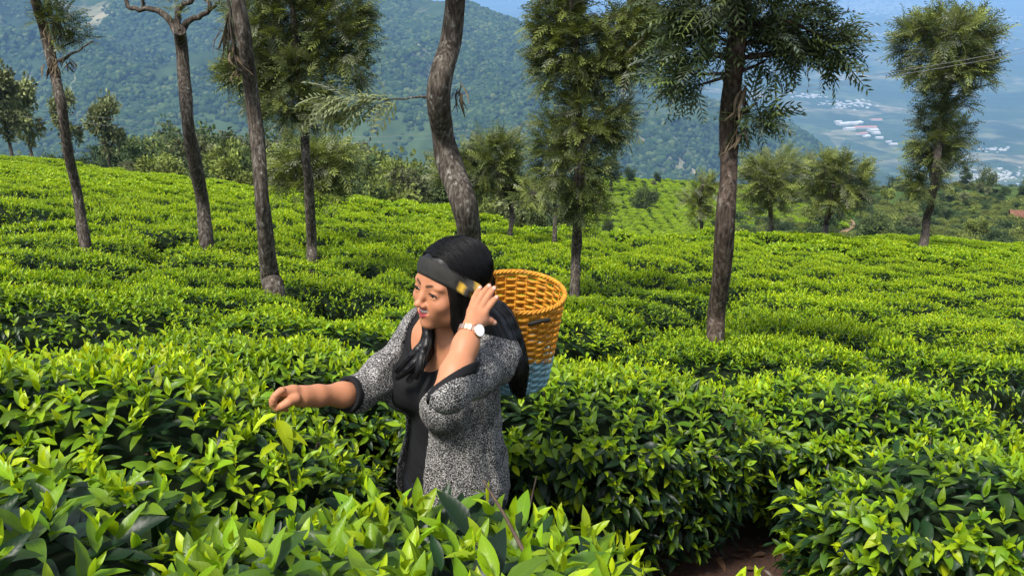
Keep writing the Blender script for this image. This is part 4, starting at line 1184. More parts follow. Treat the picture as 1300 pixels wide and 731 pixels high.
# the air
HZ = 1.15e-4
hb_ = MB(); hb_.box((-44500, -44500, -PLAIN - 60), (44500, 44500, 330))
m_hz = bpy.data.materials.new('haze'); m_hz.use_nodes = True; nt = m_hz.node_tree; nt.nodes.clear()
out = nt.nodes.new('ShaderNodeOutputMaterial'); pv = nt.nodes.new('ShaderNodeVolumePrincipled')
pv.inputs['Color'].default_value = (.32, .60, 1.0, 1); pv.inputs['Density'].default_value = HZ; pv.inputs['Anisotropy'].default_value = .0
nt.links.new(pv.outputs[0], out.inputs['Volume'])
haze = tag(obj('haze', hb_.mesh('haze', False, False), m_hz), kind='stuff')
tag(haze, 'blue haze filling the air over the valley', 'haze')
# ================================================================ the person
class Field:
    """signed distance on a grid; primitives are blended inside their own boxes only"""
    def __init__(s, lo, hi, h):
        s.lo = np.asarray(lo, float); s.h = h
        s.n = np.ceil((np.asarray(hi, float) - s.lo) / h).astype(int) + 1
        s.F = np.full(s.n, 0.5, dtype=np.float32)
    def _sub(s, lo, hi):
        a = np.clip(np.floor((np.asarray(lo) - s.lo) / s.h).astype(int), 0, s.n)
        b = np.clip(np.ceil((np.asarray(hi) - s.lo) / s.h).astype(int) + 1, 0, s.n)
        sl = tuple(slice(i, j) for i, j in zip(a, b))
        ax = [s.lo[k] + s.h * np.arange(a[k], b[k]) for k in range(3)]
        G = np.stack(np.meshgrid(*ax, indexing='ij'), -1)
        return sl, G
    def put(s, prim, k=0.02, op='add'):
        d, lo, hi = prim
        m = k + 3 * s.h
        sl, G = s._sub(lo - m, hi + m)
        if G.size == 0: return
        b = d(G).astype(np.float32); a = s.F[sl]
        if op == 'add':
            hh = np.maximum(k - np.abs(a - b), 0) / k
            s.F[sl] = np.minimum(a, b) - hh * hh * k * 0.25
        else:
            b = -b
            hh = np.maximum(k - np.abs(a - b), 0) / k
            s.F[sl] = np.maximum(a, b) + hh * hh * k * 0.25
    def cut(s, fn, lo=None, hi=None):    # keep where fn(G) < 0
        if lo is not None:
            sl, G = s._sub(np.asarray(lo), np.asarray(hi))
            s.F[sl] = np.maximum(s.F[sl], fn(G).astype(np.float32)); return
        ax = [s.lo[k] + s.h * np.arange(s.n[k]) for k in range(3)]
        for i in range(0, s.n[0], 32):
            G = np.stack(np.meshgrid(ax[0][i:i + 32], ax[1], ax[2], indexing='ij'), -1)
            s.F[i:i + 32] = np.maximum(s.F[i:i + 32], fn(G).astype(np.float32))
    def sample(s, p):
        q = (np.asarray(p) - s.lo) / s.h
        i = np.clip(np.floor(q).astype(int), 0, s.n - 2); f = q - i
        r = 0
        for dx in (0, 1):
            for dy in (0, 1):
                for dz in (0, 1):
                    w = (f[:, 0] if dx else 1 - f[:, 0]) * (f[:, 1] if dy else 1 - f[:, 1]) * (f[:, 2] if dz else 1 - f[:, 2])
                    r = r + w * s.F[i[:, 0] + dx, i[:, 1] + dy, i[:, 2] + dz]
        return r
    def nets(s):
        F = s.F; S = F < 0
        cnt = np.zeros(s.n - 1, dtype=np.uint8)
        sh = [(x, y, z) for x in (0, 1) for y in (0, 1) for z in (0, 1)]
        def v(A, o): return A[o[0]:A.shape[0] - 1 + o[0], o[1]:A.shape[1] - 1 + o[1], o[2]:A.shape[2] - 1 + o[2]]
        for o in sh: cnt += v(S, o)
        act = np.flatnonzero(((cnt > 0) & (cnt < 8)).ravel())
        m = s.n - 1
        I = np.stack(np.unravel_index(act, m), 1)
        C = np.stack([F[I[:, 0] + o[0], I[:, 1] + o[1], I[:, 2] + o[2]] for o in sh], 1).astype(np.float64)
        acc = np.zeros((len(I), 3)); k = np.zeros(len(I))
        for a in range(8):
            for b in range(a + 1, 8):
                oa, ob = np.array(sh[a]), np.array(sh[b])
                if np.abs(oa - ob).sum() != 1: continue
                x = (C[:, a] < 0) != (C[:, b] < 0)
                t = np.where(x, C[:, a] / (C[:, a] - C[:, b] + 1e-20), 0)
                acc += np.where(x[:, None], oa + t[:, None] * (ob - oa), 0); k += x
        V = s.lo + s.h * (I + acc / k[:, None])
        quads = []
        for ax in range(3):
            A = np.moveaxis(S, ax, 0)
            e = np.moveaxis(A[1:] != A[:-1], 0, ax)
            J = np.stack(np.nonzero(e), 1)
            o1, o2 = (ax + 1) % 3, (ax + 2) % 3
            J = J[(J[:, o1] > 0) & (J[:, o2] > 0) & (J[:, o1] < m[o1]) & (J[:, o2] < m[o2])]
            def cid(d1, d2):
                K = J.copy(); K[:, o1] -= d1; K[:, o2] -= d2
                return np.searchsorted(act, np.ravel_multi_index(K.T, m))
            q = np.stack([cid(1, 1), cid(0, 1), cid(0, 0), cid(1, 0)], 1)
            inside = S[J[:, 0], J[:, 1], J[:, 2]]
            q[~inside] = q[~inside][:, ::-1]
            quads.append(q)
        return V, np.concatenate(quads)

def cone(a, b, ra, rb):
    a = np.asarray(a, float); b = np.asarray(b, float); r = max(ra, rb)
    ab = b - a; l2 = max(ab @ ab, 1e-12)
    def d(G):
        t = np.clip(((G - a) @ ab) / l2, 0, 1)
        return np.linalg.norm(G - a - t[..., None] * ab, axis=-1) - (ra + t * (rb - ra))
    return d, np.minimum(a, b) - r, np.maximum(a, b) + r

def ell(c, rad, M=None):
    c = np.asarray(c, float); rad = np.asarray(rad, float)
    M = np.eye(3) if M is None else M     # columns = local axes in world
    def d(G):
        q = (G - c) @ M
        k0 = np.linalg.norm(q / rad, axis=-1); k1 = np.linalg.norm(q / rad ** 2, axis=-1) + 1e-9
        return k0 * (k0 - 1) / k1
    e = np.sqrt(((M * rad) ** 2).sum(1))
    return d, c - e, c + e

def chain(pts, rads):
    return [cone(pts[i], pts[i + 1], rads[i], rads[i + 1]) for i in range(len(pts) - 1)]

def basis(theta):                         # columns: her left, forward, up; theta = turn towards picture left
    return np.array([[math.cos(theta), -math.sin(theta), 0], [-math.sin(theta), -math.cos(theta), 0], [0, 0, 1.0]])

def tilt(M, roll, pitch):
    """roll about forward (towards her left shoulder), pitch about her left axis (chin down)"""
    l, f, u = M.T
    cr, sr = math.cos(roll), math.sin(roll)
    l2, u2 = l * cr - u * sr, u * cr + l * sr
    cp, sp = math.cos(pitch), math.sin(pitch)
    f2, u3 = f * cp - u2 * sp, u2 * cp + f * sp
    return np.stack([l2, f2, u3], 1)

HC = P(571, 361.5, 2.06)
HM = tilt(basis(R(46)), R(4), R(-3))
def hp(x, y, z): return HC + HM @ np.array([x, y, z], float)

TM = basis(R(44))
TO = np.array([-0.176, 2.13, 0.0])
def tp(x, y, z): return TO + TM @ np.array([x, y, 0.0]) + np.array([0, 0, z])

SL, SR = P(629, 455, 2.0), P(525, 446, 2.2)
EL, WL = P(570, 499, 1.745), P(598, 418, 1.865)
ER, WR = P(455, 500, 2.05), P(384, 503, 1.92)
NB = tp(0, -0.01, 1.345)

def torso(f, g=0.0, lower=0.0):
    f.put(ell(tp(0, -0.005, 1.20), (.142 + g, .100 + g, .17 + g), TM), .05)
    f.put(ell(tp(0, -0.005, 1.02), (.128 + g + lower * .5, .098 + g + lower * .5, .17 + g), TM), .06)
    f.put(ell(tp(0, 0.0, 0.86), (.150 + g + lower, .118 + g + lower, .16 + g), TM), .06)
    for s in (-1, 1):
        f.put(ell(tp(s * .072, .082, 1.168), (.062 + g, .058 + g, .064 + g), TM), .035)
    f.put(cone(tp(-.10, -.01, 1.30), tp(.10, -.01, 1.31), .055 + g, .055 + g), .05)
    f.put(cone(SL, tp(.08, -.01, 1.31), .050 + g, .052 + g), .05)
    f.put(cone(SR, tp(-.08, -.01, 1.29), .048 + g, .052 + g), .05)

# ---- skin: head, neck, torso, arms and both hands in one surface
VX = 0.0025
B = Field((-0.72, 1.66, 0.74), (0.10, 2.34, 1.68), VX)
torso(B)
for q in chain([tp(0, -.012, 1.335), hp(0, -.022, -.07), hp(0, -.02, 0)], [.058, .050, .05]): B.put(q, .03)
for s, S_ in ((1, SL), (-1, SR)):
    B.put(cone(tp(s * .03, -.02, 1.37), S_ + np.array([0, 0, .012]), .035, .035), .04)
    B.put(cone(tp(s * .01, .055, 1.315), tp(s * .11, .03, 1.325), .010, .009), .02)     # collar bones
for A, E_, W, ra, rf in ((SL, EL, WL, .036, (.034, .036, .029, .0235)), (SR, ER, WR, .032, (.029, .0315, .0260, .0212))):
    for q in chain([A, A + (E_ - A) * .55, E_], [ra + .003, ra, ra - .002]): B.put(q, .018)
    for q in chain([E_, E_ + (W - E_) * .3, E_ + (W - E_) * .75, W], rf): B.put(q, .02)
# head
H = lambda c, r, k, op='add': B.put(ell(hp(*c), r, HM), k, op)
H((0, -.014, .034), (.071, .090, .078), .02)
H((0, .024, .006), (.063, .062, .086), .03)
H((0, .026, -.052), (.053, .050, .048), .03)
H((0, .068, -.091), (.020, .017, .015), .028)
for s in (-1, 1):
    H((s * .037, .062, -.028), (.023, .021, .021), .020)
    H((s * .030, .070, .019), (.020, .011, .007), .014)          # brow
    H((s * .046, .018, -.062), (.016, .030, .022), .025)         # jaw corner
    H((s * .073, -.008, -.008), (.010, .018, .030), .008)        # ear
H((0, .066, -.054), (.033, .019, .022), .022)
for q in chain([hp(0, .080, .014), hp(0, .090, -.010), hp(0, .1015, -.028)], [.0066, .0062, .0074]): B.put(q, .012)
H((0, .1040, -.0300), (.0095, .0090, .0080), .007)
for s in (-1, 1):
    H((s * .0115, .0925, -.0340), (.0066, .0095, .0065), .006)
    H((s * .032, .098, .000), (.019, .0125, .011), .010, 'sub')
    H((s * .0315, .0735, .000), (.0140, .0140, .0140), .005)
    H((s * .0320, .0885, -.0005), (.0150, .0100, .0047), .0012, 'sub')
    H((s * .0062, .0985, -.0392), (.0028, .0035, .0026), .003, 'sub')
# mouth: a smile with the lips parted
UL = [hp(x, y, z) for x, y, z in ((-.0300, .0705, -.0415), (-.017, .0815, -.0468), (-.004, .0868, -.0472), (0, .0868, -.0480), (.004, .0868, -.0472), (.017, .0815, -.0468), (.0300, .0705, -.0415))]
LL = [hp(x, y, z) for x, y, z in ((-.0290, .0705, -.0435), (-.017, .0815, -.0600), (0, .0870, -.0655), (.017, .0815, -.0600), (.0290, .0705, -.0435))]
for q in chain(UL, [.0016, .0028, .0032, .0030, .0032, .0028, .0016]): B.put(q, .004)
for q in chain(LL, [.0016, .0038, .0046, .0038, .0016]): B.put(q, .004)
MO = [hp(x, y, z) for x, y, z in ((-.0255, .0770, -.0448), (-.014, .0890, -.0530), (0, .0930, -.0555), (.014, .0890, -.0530), (.0255, .0770, -.0448))]
for q in chain(MO, [.0018, .0052, .0066, .0052, .0018]): B.put(q, .0015, 'sub')

# her left hand, back towards the camera, fingers on the hair beside the strap
LK = {'pinky': [(597.5, 393, 1.912), (602, 378, 1.945), (609.5, 364.5, 1.972)],
      'ring': [(603.5, 390, 1.915), (612, 374, 1.952), (621, 362.5, 1.978)],
      'middle': [(610, 391.5, 1.915), (619, 377, 1.950), (627.5, 365.5, 1.975)],
      'index': [(616, 395.5, 1.910), (624, 385, 1.938), (630.5, 377, 1.958)]}
def px3(l): return [P(*q) for q in l]
for nm, r in (('pinky', .0072), ('ring', .0078), ('middle', .0080), ('index', .0078)):
    p = spline(px3(LK[nm]), 5)
    for q in chain(list(p), [r * 1.12, r * 1.0, r * 1.02, r * .95, r * .78]): B.put(q, .0012)
WLp = WL
for a, r in (((599.5, 399), .0140), ((605, 398), .0140), ((611, 400), .0138), ((614, 404), .0120)):
    B.put(cone(WLp + np.array([0, -.004, .0]), P(a[0], a[1], 1.908), .0165, r), .010)
B.put(cone(P(597, 412, 1.872), P(599, 398, 1.90), .015, .012), .008)
TH = px3([(606, 411, 1.880), (614, 407.5, 1.905), (621, 407, 1.915), (627.5, 409.5, 1.920)])
for q in chain(TH, [.0150, .0115, .0092, .0072]): B.put(q, .006)
# her right hand, thumb and forefinger closed on a shoot
Yr = 1.90
B.put(cone(WR, P(370, 500, Yr + .005), .0205, .020), .03)
B.put(cone(P(372, 496, Yr), P(357, 497.5, Yr - .02), .015, .0125), .012)
B.put(cone(P(372, 503, Yr + .02), P(359, 502, Yr + .01), .017, .0125), .012)
RH = [([(358, 495.5, Yr - .025), (349.5, 502, Yr - .040), (346.8, 511, Yr - .042), (350, 518.5, Yr - .030)], .0088),
      ([(356, 498, Yr - .010), (347.5, 505, Yr - .020), (346.0, 513, Yr - .018), (351, 519.5, Yr - .010)], .0088),
      ([(357, 501, Yr + .008), (350.5, 508, Yr + .004), (351.5, 515.5, Yr + .006), (357, 520, Yr + .010)], .0084),
      ([(360, 503.5, Yr + .022), (356.5, 510, Yr + .022), (358.5, 516.5, Yr + .024), (364, 520.5, Yr + .026)], .0076)]
for pl, r in RH:
    p = spline(px3(pl), 7)
    for q in chain(list(p), [r * 1.1, r * 1.02, r, r * 1.0, r * .95, r * .88, r * .75]): B.put(q, .0022)
for q in chain(px3([(375, 506, Yr - .015), (366, 510.5, Yr - .035), (358.5, 515, Yr - .042), (351.5, 519, Yr - .036)]), [.0145, .0112, .0095, .0075]): B.put(q, .005)

bv, bf = B.nets()
# skin colour: warmer cheeks, lips, lighter palms are small shifts of one tone
def segd(V, pts):
    d = np.full(len(V), 9.0)
    for a, b in zip(pts[:-1], pts[1:]):
        ab = b - a; t = np.clip(((V - a) @ ab) / (ab @ ab), 0, 1)
        d = np.minimum(d, np.linalg.norm(V - a - t[:, None] * ab, axis=1))
    return d
SKIN = np.array([0.41, 0.178, 0.092])
bc = np.tile(SKIN, (len(bv), 1))
bc *= (1 + .06 * fbm(bv[:, 0] * 40, bv[:, 1] * 40, bv[:, 2] * 40, 3))[:, None]
loc_h = (bv - HC) @ HM
chk = np.exp(-(((np.abs(loc_h[:, 0]) - .04) / .018) ** 2 + ((loc_h[:, 2] + .036) / .02) ** 2)) * (loc_h[:, 1] > .03)
bc = bc * (1 - .25 * chk[:, None]) + .25 * chk[:, None] * np.array([.40, .135, .075])
lip = np.clip((.0070 - .0042 * np.clip((np.abs(loc_h[:, 0]) - .012) / .018, 0, 1) - np.minimum(segd(bv, UL), segd(bv, LL))) / .0016, 0, 1)
lip *= (loc_h[:, 2] < -.038)
bc = bc * (1 - lip[:, None]) + lip[:, None] * np.array([.36, .060, .062])
for s_ in (-1, 1):                                                # eyebrows
    bl = list(spline([hp(s_ * .012, .086, .0180), hp(s_ * .026, .083, .0232), hp(s_ * .040, .073, .0228), hp(s_ * .053, .058, .0160)], 10))
    w = np.clip((.0052 - .0022 * np.clip((np.abs(loc_h[:, 0]) - .03) / .02, 0, 1) - segd(bv, bl)) / .0022, 0, 1)[:, None] * .9
    bc = bc * (1 - w) + w * np.array([.014, .009, .007])
inm = np.clip((.0062 - segd(bv, [hp(-.022, .066, -.048), hp(0, .077, -.055), hp(.022, .066, -.048)])) / .002, 0, 1)
bc = bc * (1 - inm[:, None]) + inm[:, None] * np.array([.16, .03, .03])
for pl in [LK[k][-1] for k in LK] + [(627.5, 409.5, 1.920)]:      # fingernails
    t = P(*pl) + np.array([0, -.006, .002])
    w = np.clip((.0058 - np.linalg.norm(bv - t, axis=1)) / .002, 0, 1)[:, None]
    bc = bc * (1 - w) + w * np.array([.62, .36, .30])

def skin_mat():
    m, nt, b = new_mat('skin')
    at = nd(nt, 'ShaderNodeAttribute', attribute_name='Col')
    nt.links.new(at.outputs['Color'], b.inputs['Base Color'])
    b.inputs['Roughness'].default_value = .52
    b.inputs['Specular IOR Level'].default_value = .28
    b.inputs['Subsurface Weight'].default_value = .18
    b.inputs['Subsurface Radius'].default_value = (.6, .22, .12)
    b.inputs['Subsurface Scale'].default_value = .012
    n = noise(nt, coord(nt), 420, 3)
    bump(nt, b, n, .10, .001)
    return m
person = tag(empty('person', TO), 'woman in a black and white tweed jacket picking a shoot between tea bushes', 'person')
PB = Matrix.Translation(-Vector(tuple(TO)))
def pobj(name, me, mat, parent=person):
    o = obj(name, me, mat, parent)
    if parent is person:
        o.matrix_parent_inverse = PB
    return o
body = pobj('body', mesh_np('body', bv, [bf], bc), skin_mat())
sm = body.modifiers.new('soft', 'SMOOTH'); sm.factor = .5; sm.iterations = 2

# ---- eyes, brows, lashes, teeth
def sphere_np(c, r, seg=20, ring=14, M=np.eye(3)):
    th = np.linspace(0, np.pi, ring); ph = np.arange(seg) / seg * 2 * np.pi
    V = np.stack([np.sin(th)[:, None] * np.cos(ph), np.cos(th)[:, None] * np.ones(seg), np.sin(th)[:, None] * np.sin(ph)], -1).reshape(-1, 3)
    i = np.arange(ring - 1)[:, None] * seg; j = np.arange(seg)[None]; j2 = (j + 1) % seg
    return c + (V * r) @ M.T, np.stack([i + j, i + seg + j, i + seg + j2, i + j2], -1).reshape(-1, 4)
m_eye, nt, b = new_mat('eye')
at = nd(nt, 'ShaderNodeAttribute', attribute_name='Col'); nt.links.new(at.outputs['Color'], b.inputs['Base Color'])
b.inputs['Roughness'].default_value = .12
gaze = HM @ np.array([-.10, .98, -.10]); gaze /= np.linalg.norm(gaze)
for s in (-1, 1):
    g = gaze; a = np.cross(g, [0, 0, 1.0]); a /= np.linalg.norm(a)
    M = np.stack([a, g, np.cross(a, g)], 1)
    V, F = sphere_np(hp(s * .0315, .0735, 0), .0122, 32, 28, M)
    dn = (V - hp(s * .0315, .0735, 0)) @ g / .0122
    c = np.where(dn[:, None] > .955, (.01, .008, .006), np.where(dn[:, None] > .82, (.045, .02, .010), (.72, .66, .62)))
    pobj('eye', mesh_np('eye', V, [F], c), m_eye)
m_hair, nt, b = new_mat('black_hair')
b.inputs['Base Color'].default_value = (.0045, .0040, .0042, 1)
b.inputs['Roughness'].default_value = .42
b.inputs['Specular IOR Level'].default_value = .28
b.inputs['Anisotropic'].default_value = .4
for s in (-1, 1):
    mb = MB()
    pts = spline([hp(s * .0185, .0855, -.0010), hp(s * .0255, .0885, .0042), hp(s * .034, .0882, .0048), hp(s * .0405, .0850, .0026), hp(s * .0448, .0812, -.0005)], 11)
    mb.tube(pts, np.r_[.0008, np.full(9, .0016), .0010], 6)
    pobj('eyelash', mb.mesh('eyelash', False), m_hair)
m_teeth = plain_mat('teeth', (.88, .86, .80), .25)
mb = MB()
for i in range(10):
    x = (i - 4.5) * .0047
    y = .0884 - (x / .024) ** 2 * .0100
    V, F = sphere_np(hp(x, y - .003, -.0505 + abs(x) * .16), np.array([.00255, .0045, .0066]), 10, 8, HM)
    mb.add(V, F)
pobj('teeth', mb.mesh('teeth', False), m_teeth)

# ---- black shirt
T = Field((-0.46, 1.86, 0.74), (0.10, 2.36, 1.42), .0035)
torso(T, .006)
nk = ell(tp(0, .06, 1.335), (.080, .085, .095), TM)
T.put(cone(tp(0, -.01, 1.30), tp(0, -.01, 1.6), .075, .10), .006, 'sub')
for S_, E_ in ((SL, EL), (SR, ER)): T.put(cone(S_, S_ + (E_ - S_) * .45, .055, .051), .02)
T.put(nk, .006, 'sub')
T.cut(lambda G: .80 - G[..., 2])
tv, tf = T.nets()
lt = (tv - TO) @ TM
fold = fbm(lt[:, 0] * 9, lt[:, 2] * 26 + lt[:, 0] * 14, None, 3, 5)
tv = tv + (TM @ np.array([0, 1, 0])) * (fold * .004 * (lt[:, 1] > .02))[:, None]
m_shirt = plain_mat('black_cotton', (.006, .006, .007), .85, .25, bscale=900, bstr=.15)
pobj('shirt', mesh_np('shirt', tv, [tf]), m_shirt)

# ---- tweed jacket
J = Field((-0.60, 1.62, 0.74), (0.16, 2.36, 1.44), .0035)
torso(J, .016, .016)
J.put(cone(tp(.06, -.02, 1.355), SL + np.array([0, 0, .012]), .040, .045), .04)
J.put(cone(tp(-.06, -.02, 1.345), SR + np.array([0, 0, .012]), .040, .045), .04)
fL = (WL - EL) / np.linalg.norm(WL - EL); fR = (WR - ER) / np.linalg.norm(WR - ER)
for q in chain([SL, SL + (EL - SL) * .5, EL + (EL - SL) * .04], [.058, .054, .043]): J.put(q, .03)
J.put(cone(EL, EL + fL * .09, .042, .044), .02)
for q in chain([SR, SR + (ER - SR) * .5, ER], [.056, .054, .048]): J.put(q, .03)
J.put(cone(ER, ER + fR * .08, .048, .048), .02)
uL = (EL - SL) / np.linalg.norm(EL - SL)
nL = fL * 1.0 + np.array([-.85, -.15, .0]); nL /= np.linalg.norm(nL)      # sleeve opening slips down on the elbow side
cL = EL + fL * .030 + np.array([.012, 0, 0])
nR = fR
cR = ER + fR * .028
def nearer(G, S_, E_, W_):               # closer to the forearm than to the upper arm
    d1 = cone(E_, W_, 0, 0)[0](G); d2 = cone(S_, E_ - (E_ - S_) * .12, 0, 0)[0](G)
    return (d1 < d2) & (d1 < .085)
def cutL(G, off):                        # only around that sleeve
    return np.where(nearer(G, SL, EL, WL), (G - cL) @ nL - off, -1)
def cutR(G, off):
    return np.where(nearer(G, SR, ER, WR), (G - cR) @ nR - off, -1)
J.cut(lambda G: cutL(G, 0), np.minimum(EL, WL) - .1, np.maximum(EL, WL) + .1); J.cut(lambda G: cutR(G, 0), np.minimum(ER, WR) - .1, np.maximum(ER, WR) + .1)
J.put(cone(tp(0, -.005, 1.33), tp(0, -.01, 1.6), .068, .09), .01, 'sub')
def opening(G):                          # the open front, wider towards the hem
    q = (G - TO) @ TM
    zz = G[..., 2]
    half = .050 + .020 * np.clip((1.30 - zz) / .4, 0, 1) + .050 * np.clip((zz - 1.19) / .10, 0, 1)
    ctr = -.040 + .045 * np.clip((zz - 1.0) / .3, 0, 1)
    return np.where(q[..., 1] > 0.0, half - np.abs(q[..., 0] - ctr), -1)
# keep the sleeves out of the opening cut
def not_sleeve(G):
    return np.linalg.norm(G - EL, axis=-1) > .12
J.cut(lambda G: np.where(not_sleeve(G) | (((G - TO) @ TM)[..., 1] < .16), opening(G), -1))
J.cut(lambda G: .785 + .012 * np.sin(G[..., 0] * 40) - G[..., 2])
jv, jf = J.nets()
lj = (jv - TO) @ TM
cen = np.stack([np.full(len(jv), TO[0]), np.full(len(jv), TO[1]), jv[:, 2]], 1)
rad = jv - cen; rad[:, 2] = 0; rad /= np.linalg.norm(rad, axis=1)[:, None] + 1e-9
ang = np.arctan2(lj[:, 0], lj[:, 1])
w = np.clip((1.28 - jv[:, 2]) / .2, 0, 1)
drape = fbm(ang * 3.2 + 7, jv[:, 2] * 3.0, None, 3, 3) * .013 + fbm(ang * 2 + 3, jv[:, 2] * 17 + ang * 3, None, 3, 9) * .007
jv = jv + rad * (drape * w)[:, None]
de = np.minimum(np.linalg.norm(jv - EL, axis=1), np.linalg.norm(jv - ER, axis=1))
cr = fbm(jv[:, 0] * 34, jv[:, 1] * 34, jv[:, 2] * 34, 3, 21) * .006 * np.exp(-(de / .11) ** 2)
jv = jv + rad * cr[:, None]
m_tweed, nt, b = new_mat('tweed')
co = coord(nt, 'Object')
def streak(sx, sy, sz, seed):
    mp = nd(nt, 'ShaderNodeMapping'); mp.inputs['Scale'].default_value = (sx, sy, sz); mp.inputs['Location'].default_value = (seed, seed, seed)
    mp.inputs['Rotation'].default_value = (0, 0, R(44))
    nt.links.new(co, mp.inputs[0]); return noise(nt, mp.outputs[0], 1.0, 2.0, .6)
a1 = streak(560, 560, 210, 3.1); a2 = streak(220, 220, 560, 7.7); a3 = streak(24, 24, 16, 1.3)
mxn = nd(nt, 'ShaderNodeMath', operation='MAXIMUM'); nt.links.new(a1, mxn.inputs[0]); nt.links.new(a2, mxn.inputs[1])
m2 = nd(nt, 'ShaderNodeMath', operation='MULTIPLY_ADD'); nt.links.new(a3, m2.inputs[0]); m2.inputs[1].default_value = .10; nt.links.new(mxn.outputs[0], m2.inputs[2])
cc = ramp(nt, m2.outputs[0], [(.575, (.010, .010, .011)), (.615, (.085, .08, .08)), (.70, (.50, .48, .45))])
nt.links.new(cc, b.inputs['Base Color'])
b.inputs['Roughness'].default_value = .9; b.inputs['Specular IOR Level'].default_value = .15
bump(nt, b, m2.outputs[0], .5, .003)
jacket = pobj('jacket', mesh_np('jacket', jv, [jf]), m_tweed)
sm = jacket.modifiers.new('soft', 'SMOOTH'); sm.factor = .5; sm.iterations = 2
# black cuffs
for base, E_, f_, cutf, r in (('cuff', EL, fL, cutL, .0465), ('cuff', ER, fR, cutR, .0500)):
    C = Field(E_ - .14, E_ + .14, .0035)
    C.put(cone(E_ - f_ * .02, E_ + f_ * .09, r, r), .01)
    C.put(cone(E_ - f_ * .05, E_ + f_ * .12, r - .012, r - .012), .003, 'sub')
    C.cut(lambda G: cutf(G, .014)); C.cut(lambda G: -cutf(G, -.006))
    cv, cf = C.nets()
    pobj('cuff', mesh_np('cuff', cv, [cf]), m_shirt, jacket)
# the little piping along both front edges
# ---- trousers and shoes, down between the bushes
Tr = Field((-0.42, 1.88, 0.0), (0.08, 2.38, 0.92), .006)
Tr.put(ell(tp(0, -.005, .85), (.172, .132, .12), TM), .03)
for s in (-1, 1):
    for q in chain([tp(s * .085, 0, .80), tp(s * .088, .01, .46), tp(s * .092, -.015, .10)], [.092, .064, .048]): Tr.put(q, .03)
tv2, tf2 = Tr.nets()
m_trous = plain_mat('dark_denim', (.012, .013, .018), .8, .2, bscale=500)
pobj('trousers', mesh_np('trousers', tv2, [tf2]), m_trous)
m_shoe = plain_mat('shoe_leather', (.02, .015, .012), .5)
for s in (-1, 1):
    S_ = Field((-0.45, 1.84, -0.01), (0.10, 2.40, 0.16), .006)
    for q in chain([tp(s * .092, -.04, .045), tp(s * .096, .06, .038), tp(s * .102, .14, .030)], [.040, .042, .030]): S_.put(q, .02)
    S_.put(cone(tp(s * .092, -.02, .05), tp(s * .092, -.02, .12), .042, .046), .02)
    S_.cut(lambda G: .002 - G[..., 2])
    v_, f_ = S_.nets()
    pobj('shoe', mesh_np('shoe', v_, [f_]), m_shoe)

# ---- hair
HF = Field((-0.42, 1.80, 1.02), (0.10, 2.36, 1.70), .0035)
Hh = lambda c, r, k, op='add': HF.put(ell(hp(*c), r, HM), k, op)
Hh((0, -.018, .036), (.083, .103, .087), .02)
Hh((0, -.034, -.030), (.076, .080, .080), .03)
Hh((-.004, .128, -.034), (.060, .085, .088), .012, 'sub')
Hh((0, .13, -.02), (.05, .07, .09), .02, 'sub')
# locks: long hair behind her left shoulder, and the front strands on her right
locks = [
    ([hp(.052, -.03, .00), hp(.070, -.035, -.06), P(622, 408, 2.03), P(640, 440, 2.00), P(653, 468, 1.98), P(655, 497, 1.99)], [.026, .030, .034, .032, .026, .008]),
    ([hp(.030, -.06, -.01), hp(.052, -.080, -.07), P(632, 402, 2.07), P(648, 437, 2.06), P(658, 470, 2.05), P(661, 503, 2.06)], [.030, .034, .036, .034, .026, .008]),
    ([hp(.062, .005, .03), hp(.070, .004, -.02), hp(.074, -.004, -.075), P(605, 425, 2.02), P(625, 450, 1.975)], [.012, .016, .018, .018, .012]),
    ([hp(.0, -.10, .0), hp(.0, -.10, -.10), tp(.0, -.125, 1.25), tp(.01, -.13, 1.12)], [.040, .045, .05, .02]),
    ([hp(-.06, -.06, .0), hp(-.06, -.08, -.10), tp(-.07, -.11, 1.25), tp(-.07, -.12, 1.14)], [.035, .04, .04, .015]),
    ([hp(-.060, .010, .03), hp(-.068, .012, -.02), hp(-.064, .022, -.09), P(545, 436, 2.07), P(532, 455, 2.03), P(517, 470, 2.02), P(503, 480, 2.03)], [.010, .014, .014, .013, .010, .007, .002]),
    ([hp(-.060, -.005, .03), hp(-.066, .0, -.06), P(552, 432, 2.09), P(541, 452, 2.05), P(530, 470, 2.03), P(518, 484, 2.02)], [.010, .014, .014, .011, .008, .002]),
    ([hp(-.060, .02, .0), hp(-.062, .026, -.08), P(543, 432, 2.05), P(536, 452, 2.01), P(533, 468, 1.99), P(528, 480, 1.985)], [.008, .011, .011, .009, .007, .002]),
    ([hp(-.060, .0, .0), hp(-.066, .01, -.08), P(541, 430, 2.10), P(527, 448, 2.08), P(514, 462, 2.08), P(503, 472, 2.08)], [.008, .011, .012, .010, .007, .002]),
    ([hp(.060, .044, .045), hp(.066, .040, .005), hp(.065, .033, -.045), hp(.061, .026, -.085), P(588, 437, 2.0)], [.010, .012, .012, .010, .004]),
    ([hp(-.058, .050, .060), hp(-.064, .040, .01), hp(-.062, .034, -.05), hp(-.058, .032, -.10)], [.007, .009, .009, .006]),
]
for pts, rr in locks:
    n = 12
    p = spline(pts, n); r = np.interp(np.linspace(0, 1, n), np.linspace(0, 1, len(rr)), rr)
    for q in chain(list(p), list(r)): HF.put(q, .012)
hv, hf = HF.nets()
lh = (hv - HC) @ HM
hv = hv + ((hv - HC) / np.linalg.norm(hv - HC, axis=1)[:, None]) * (fbm(np.arctan2(lh[:, 0], lh[:, 2]) * 2, lh[:, 1] * 60, None, 3, 4) * .0025)[:, None]
hair = pobj('hair', mesh_np('hair', hv, [hf]), m_hair)
hair.modifiers.new('soft', 'SMOOTH').iterations = 2
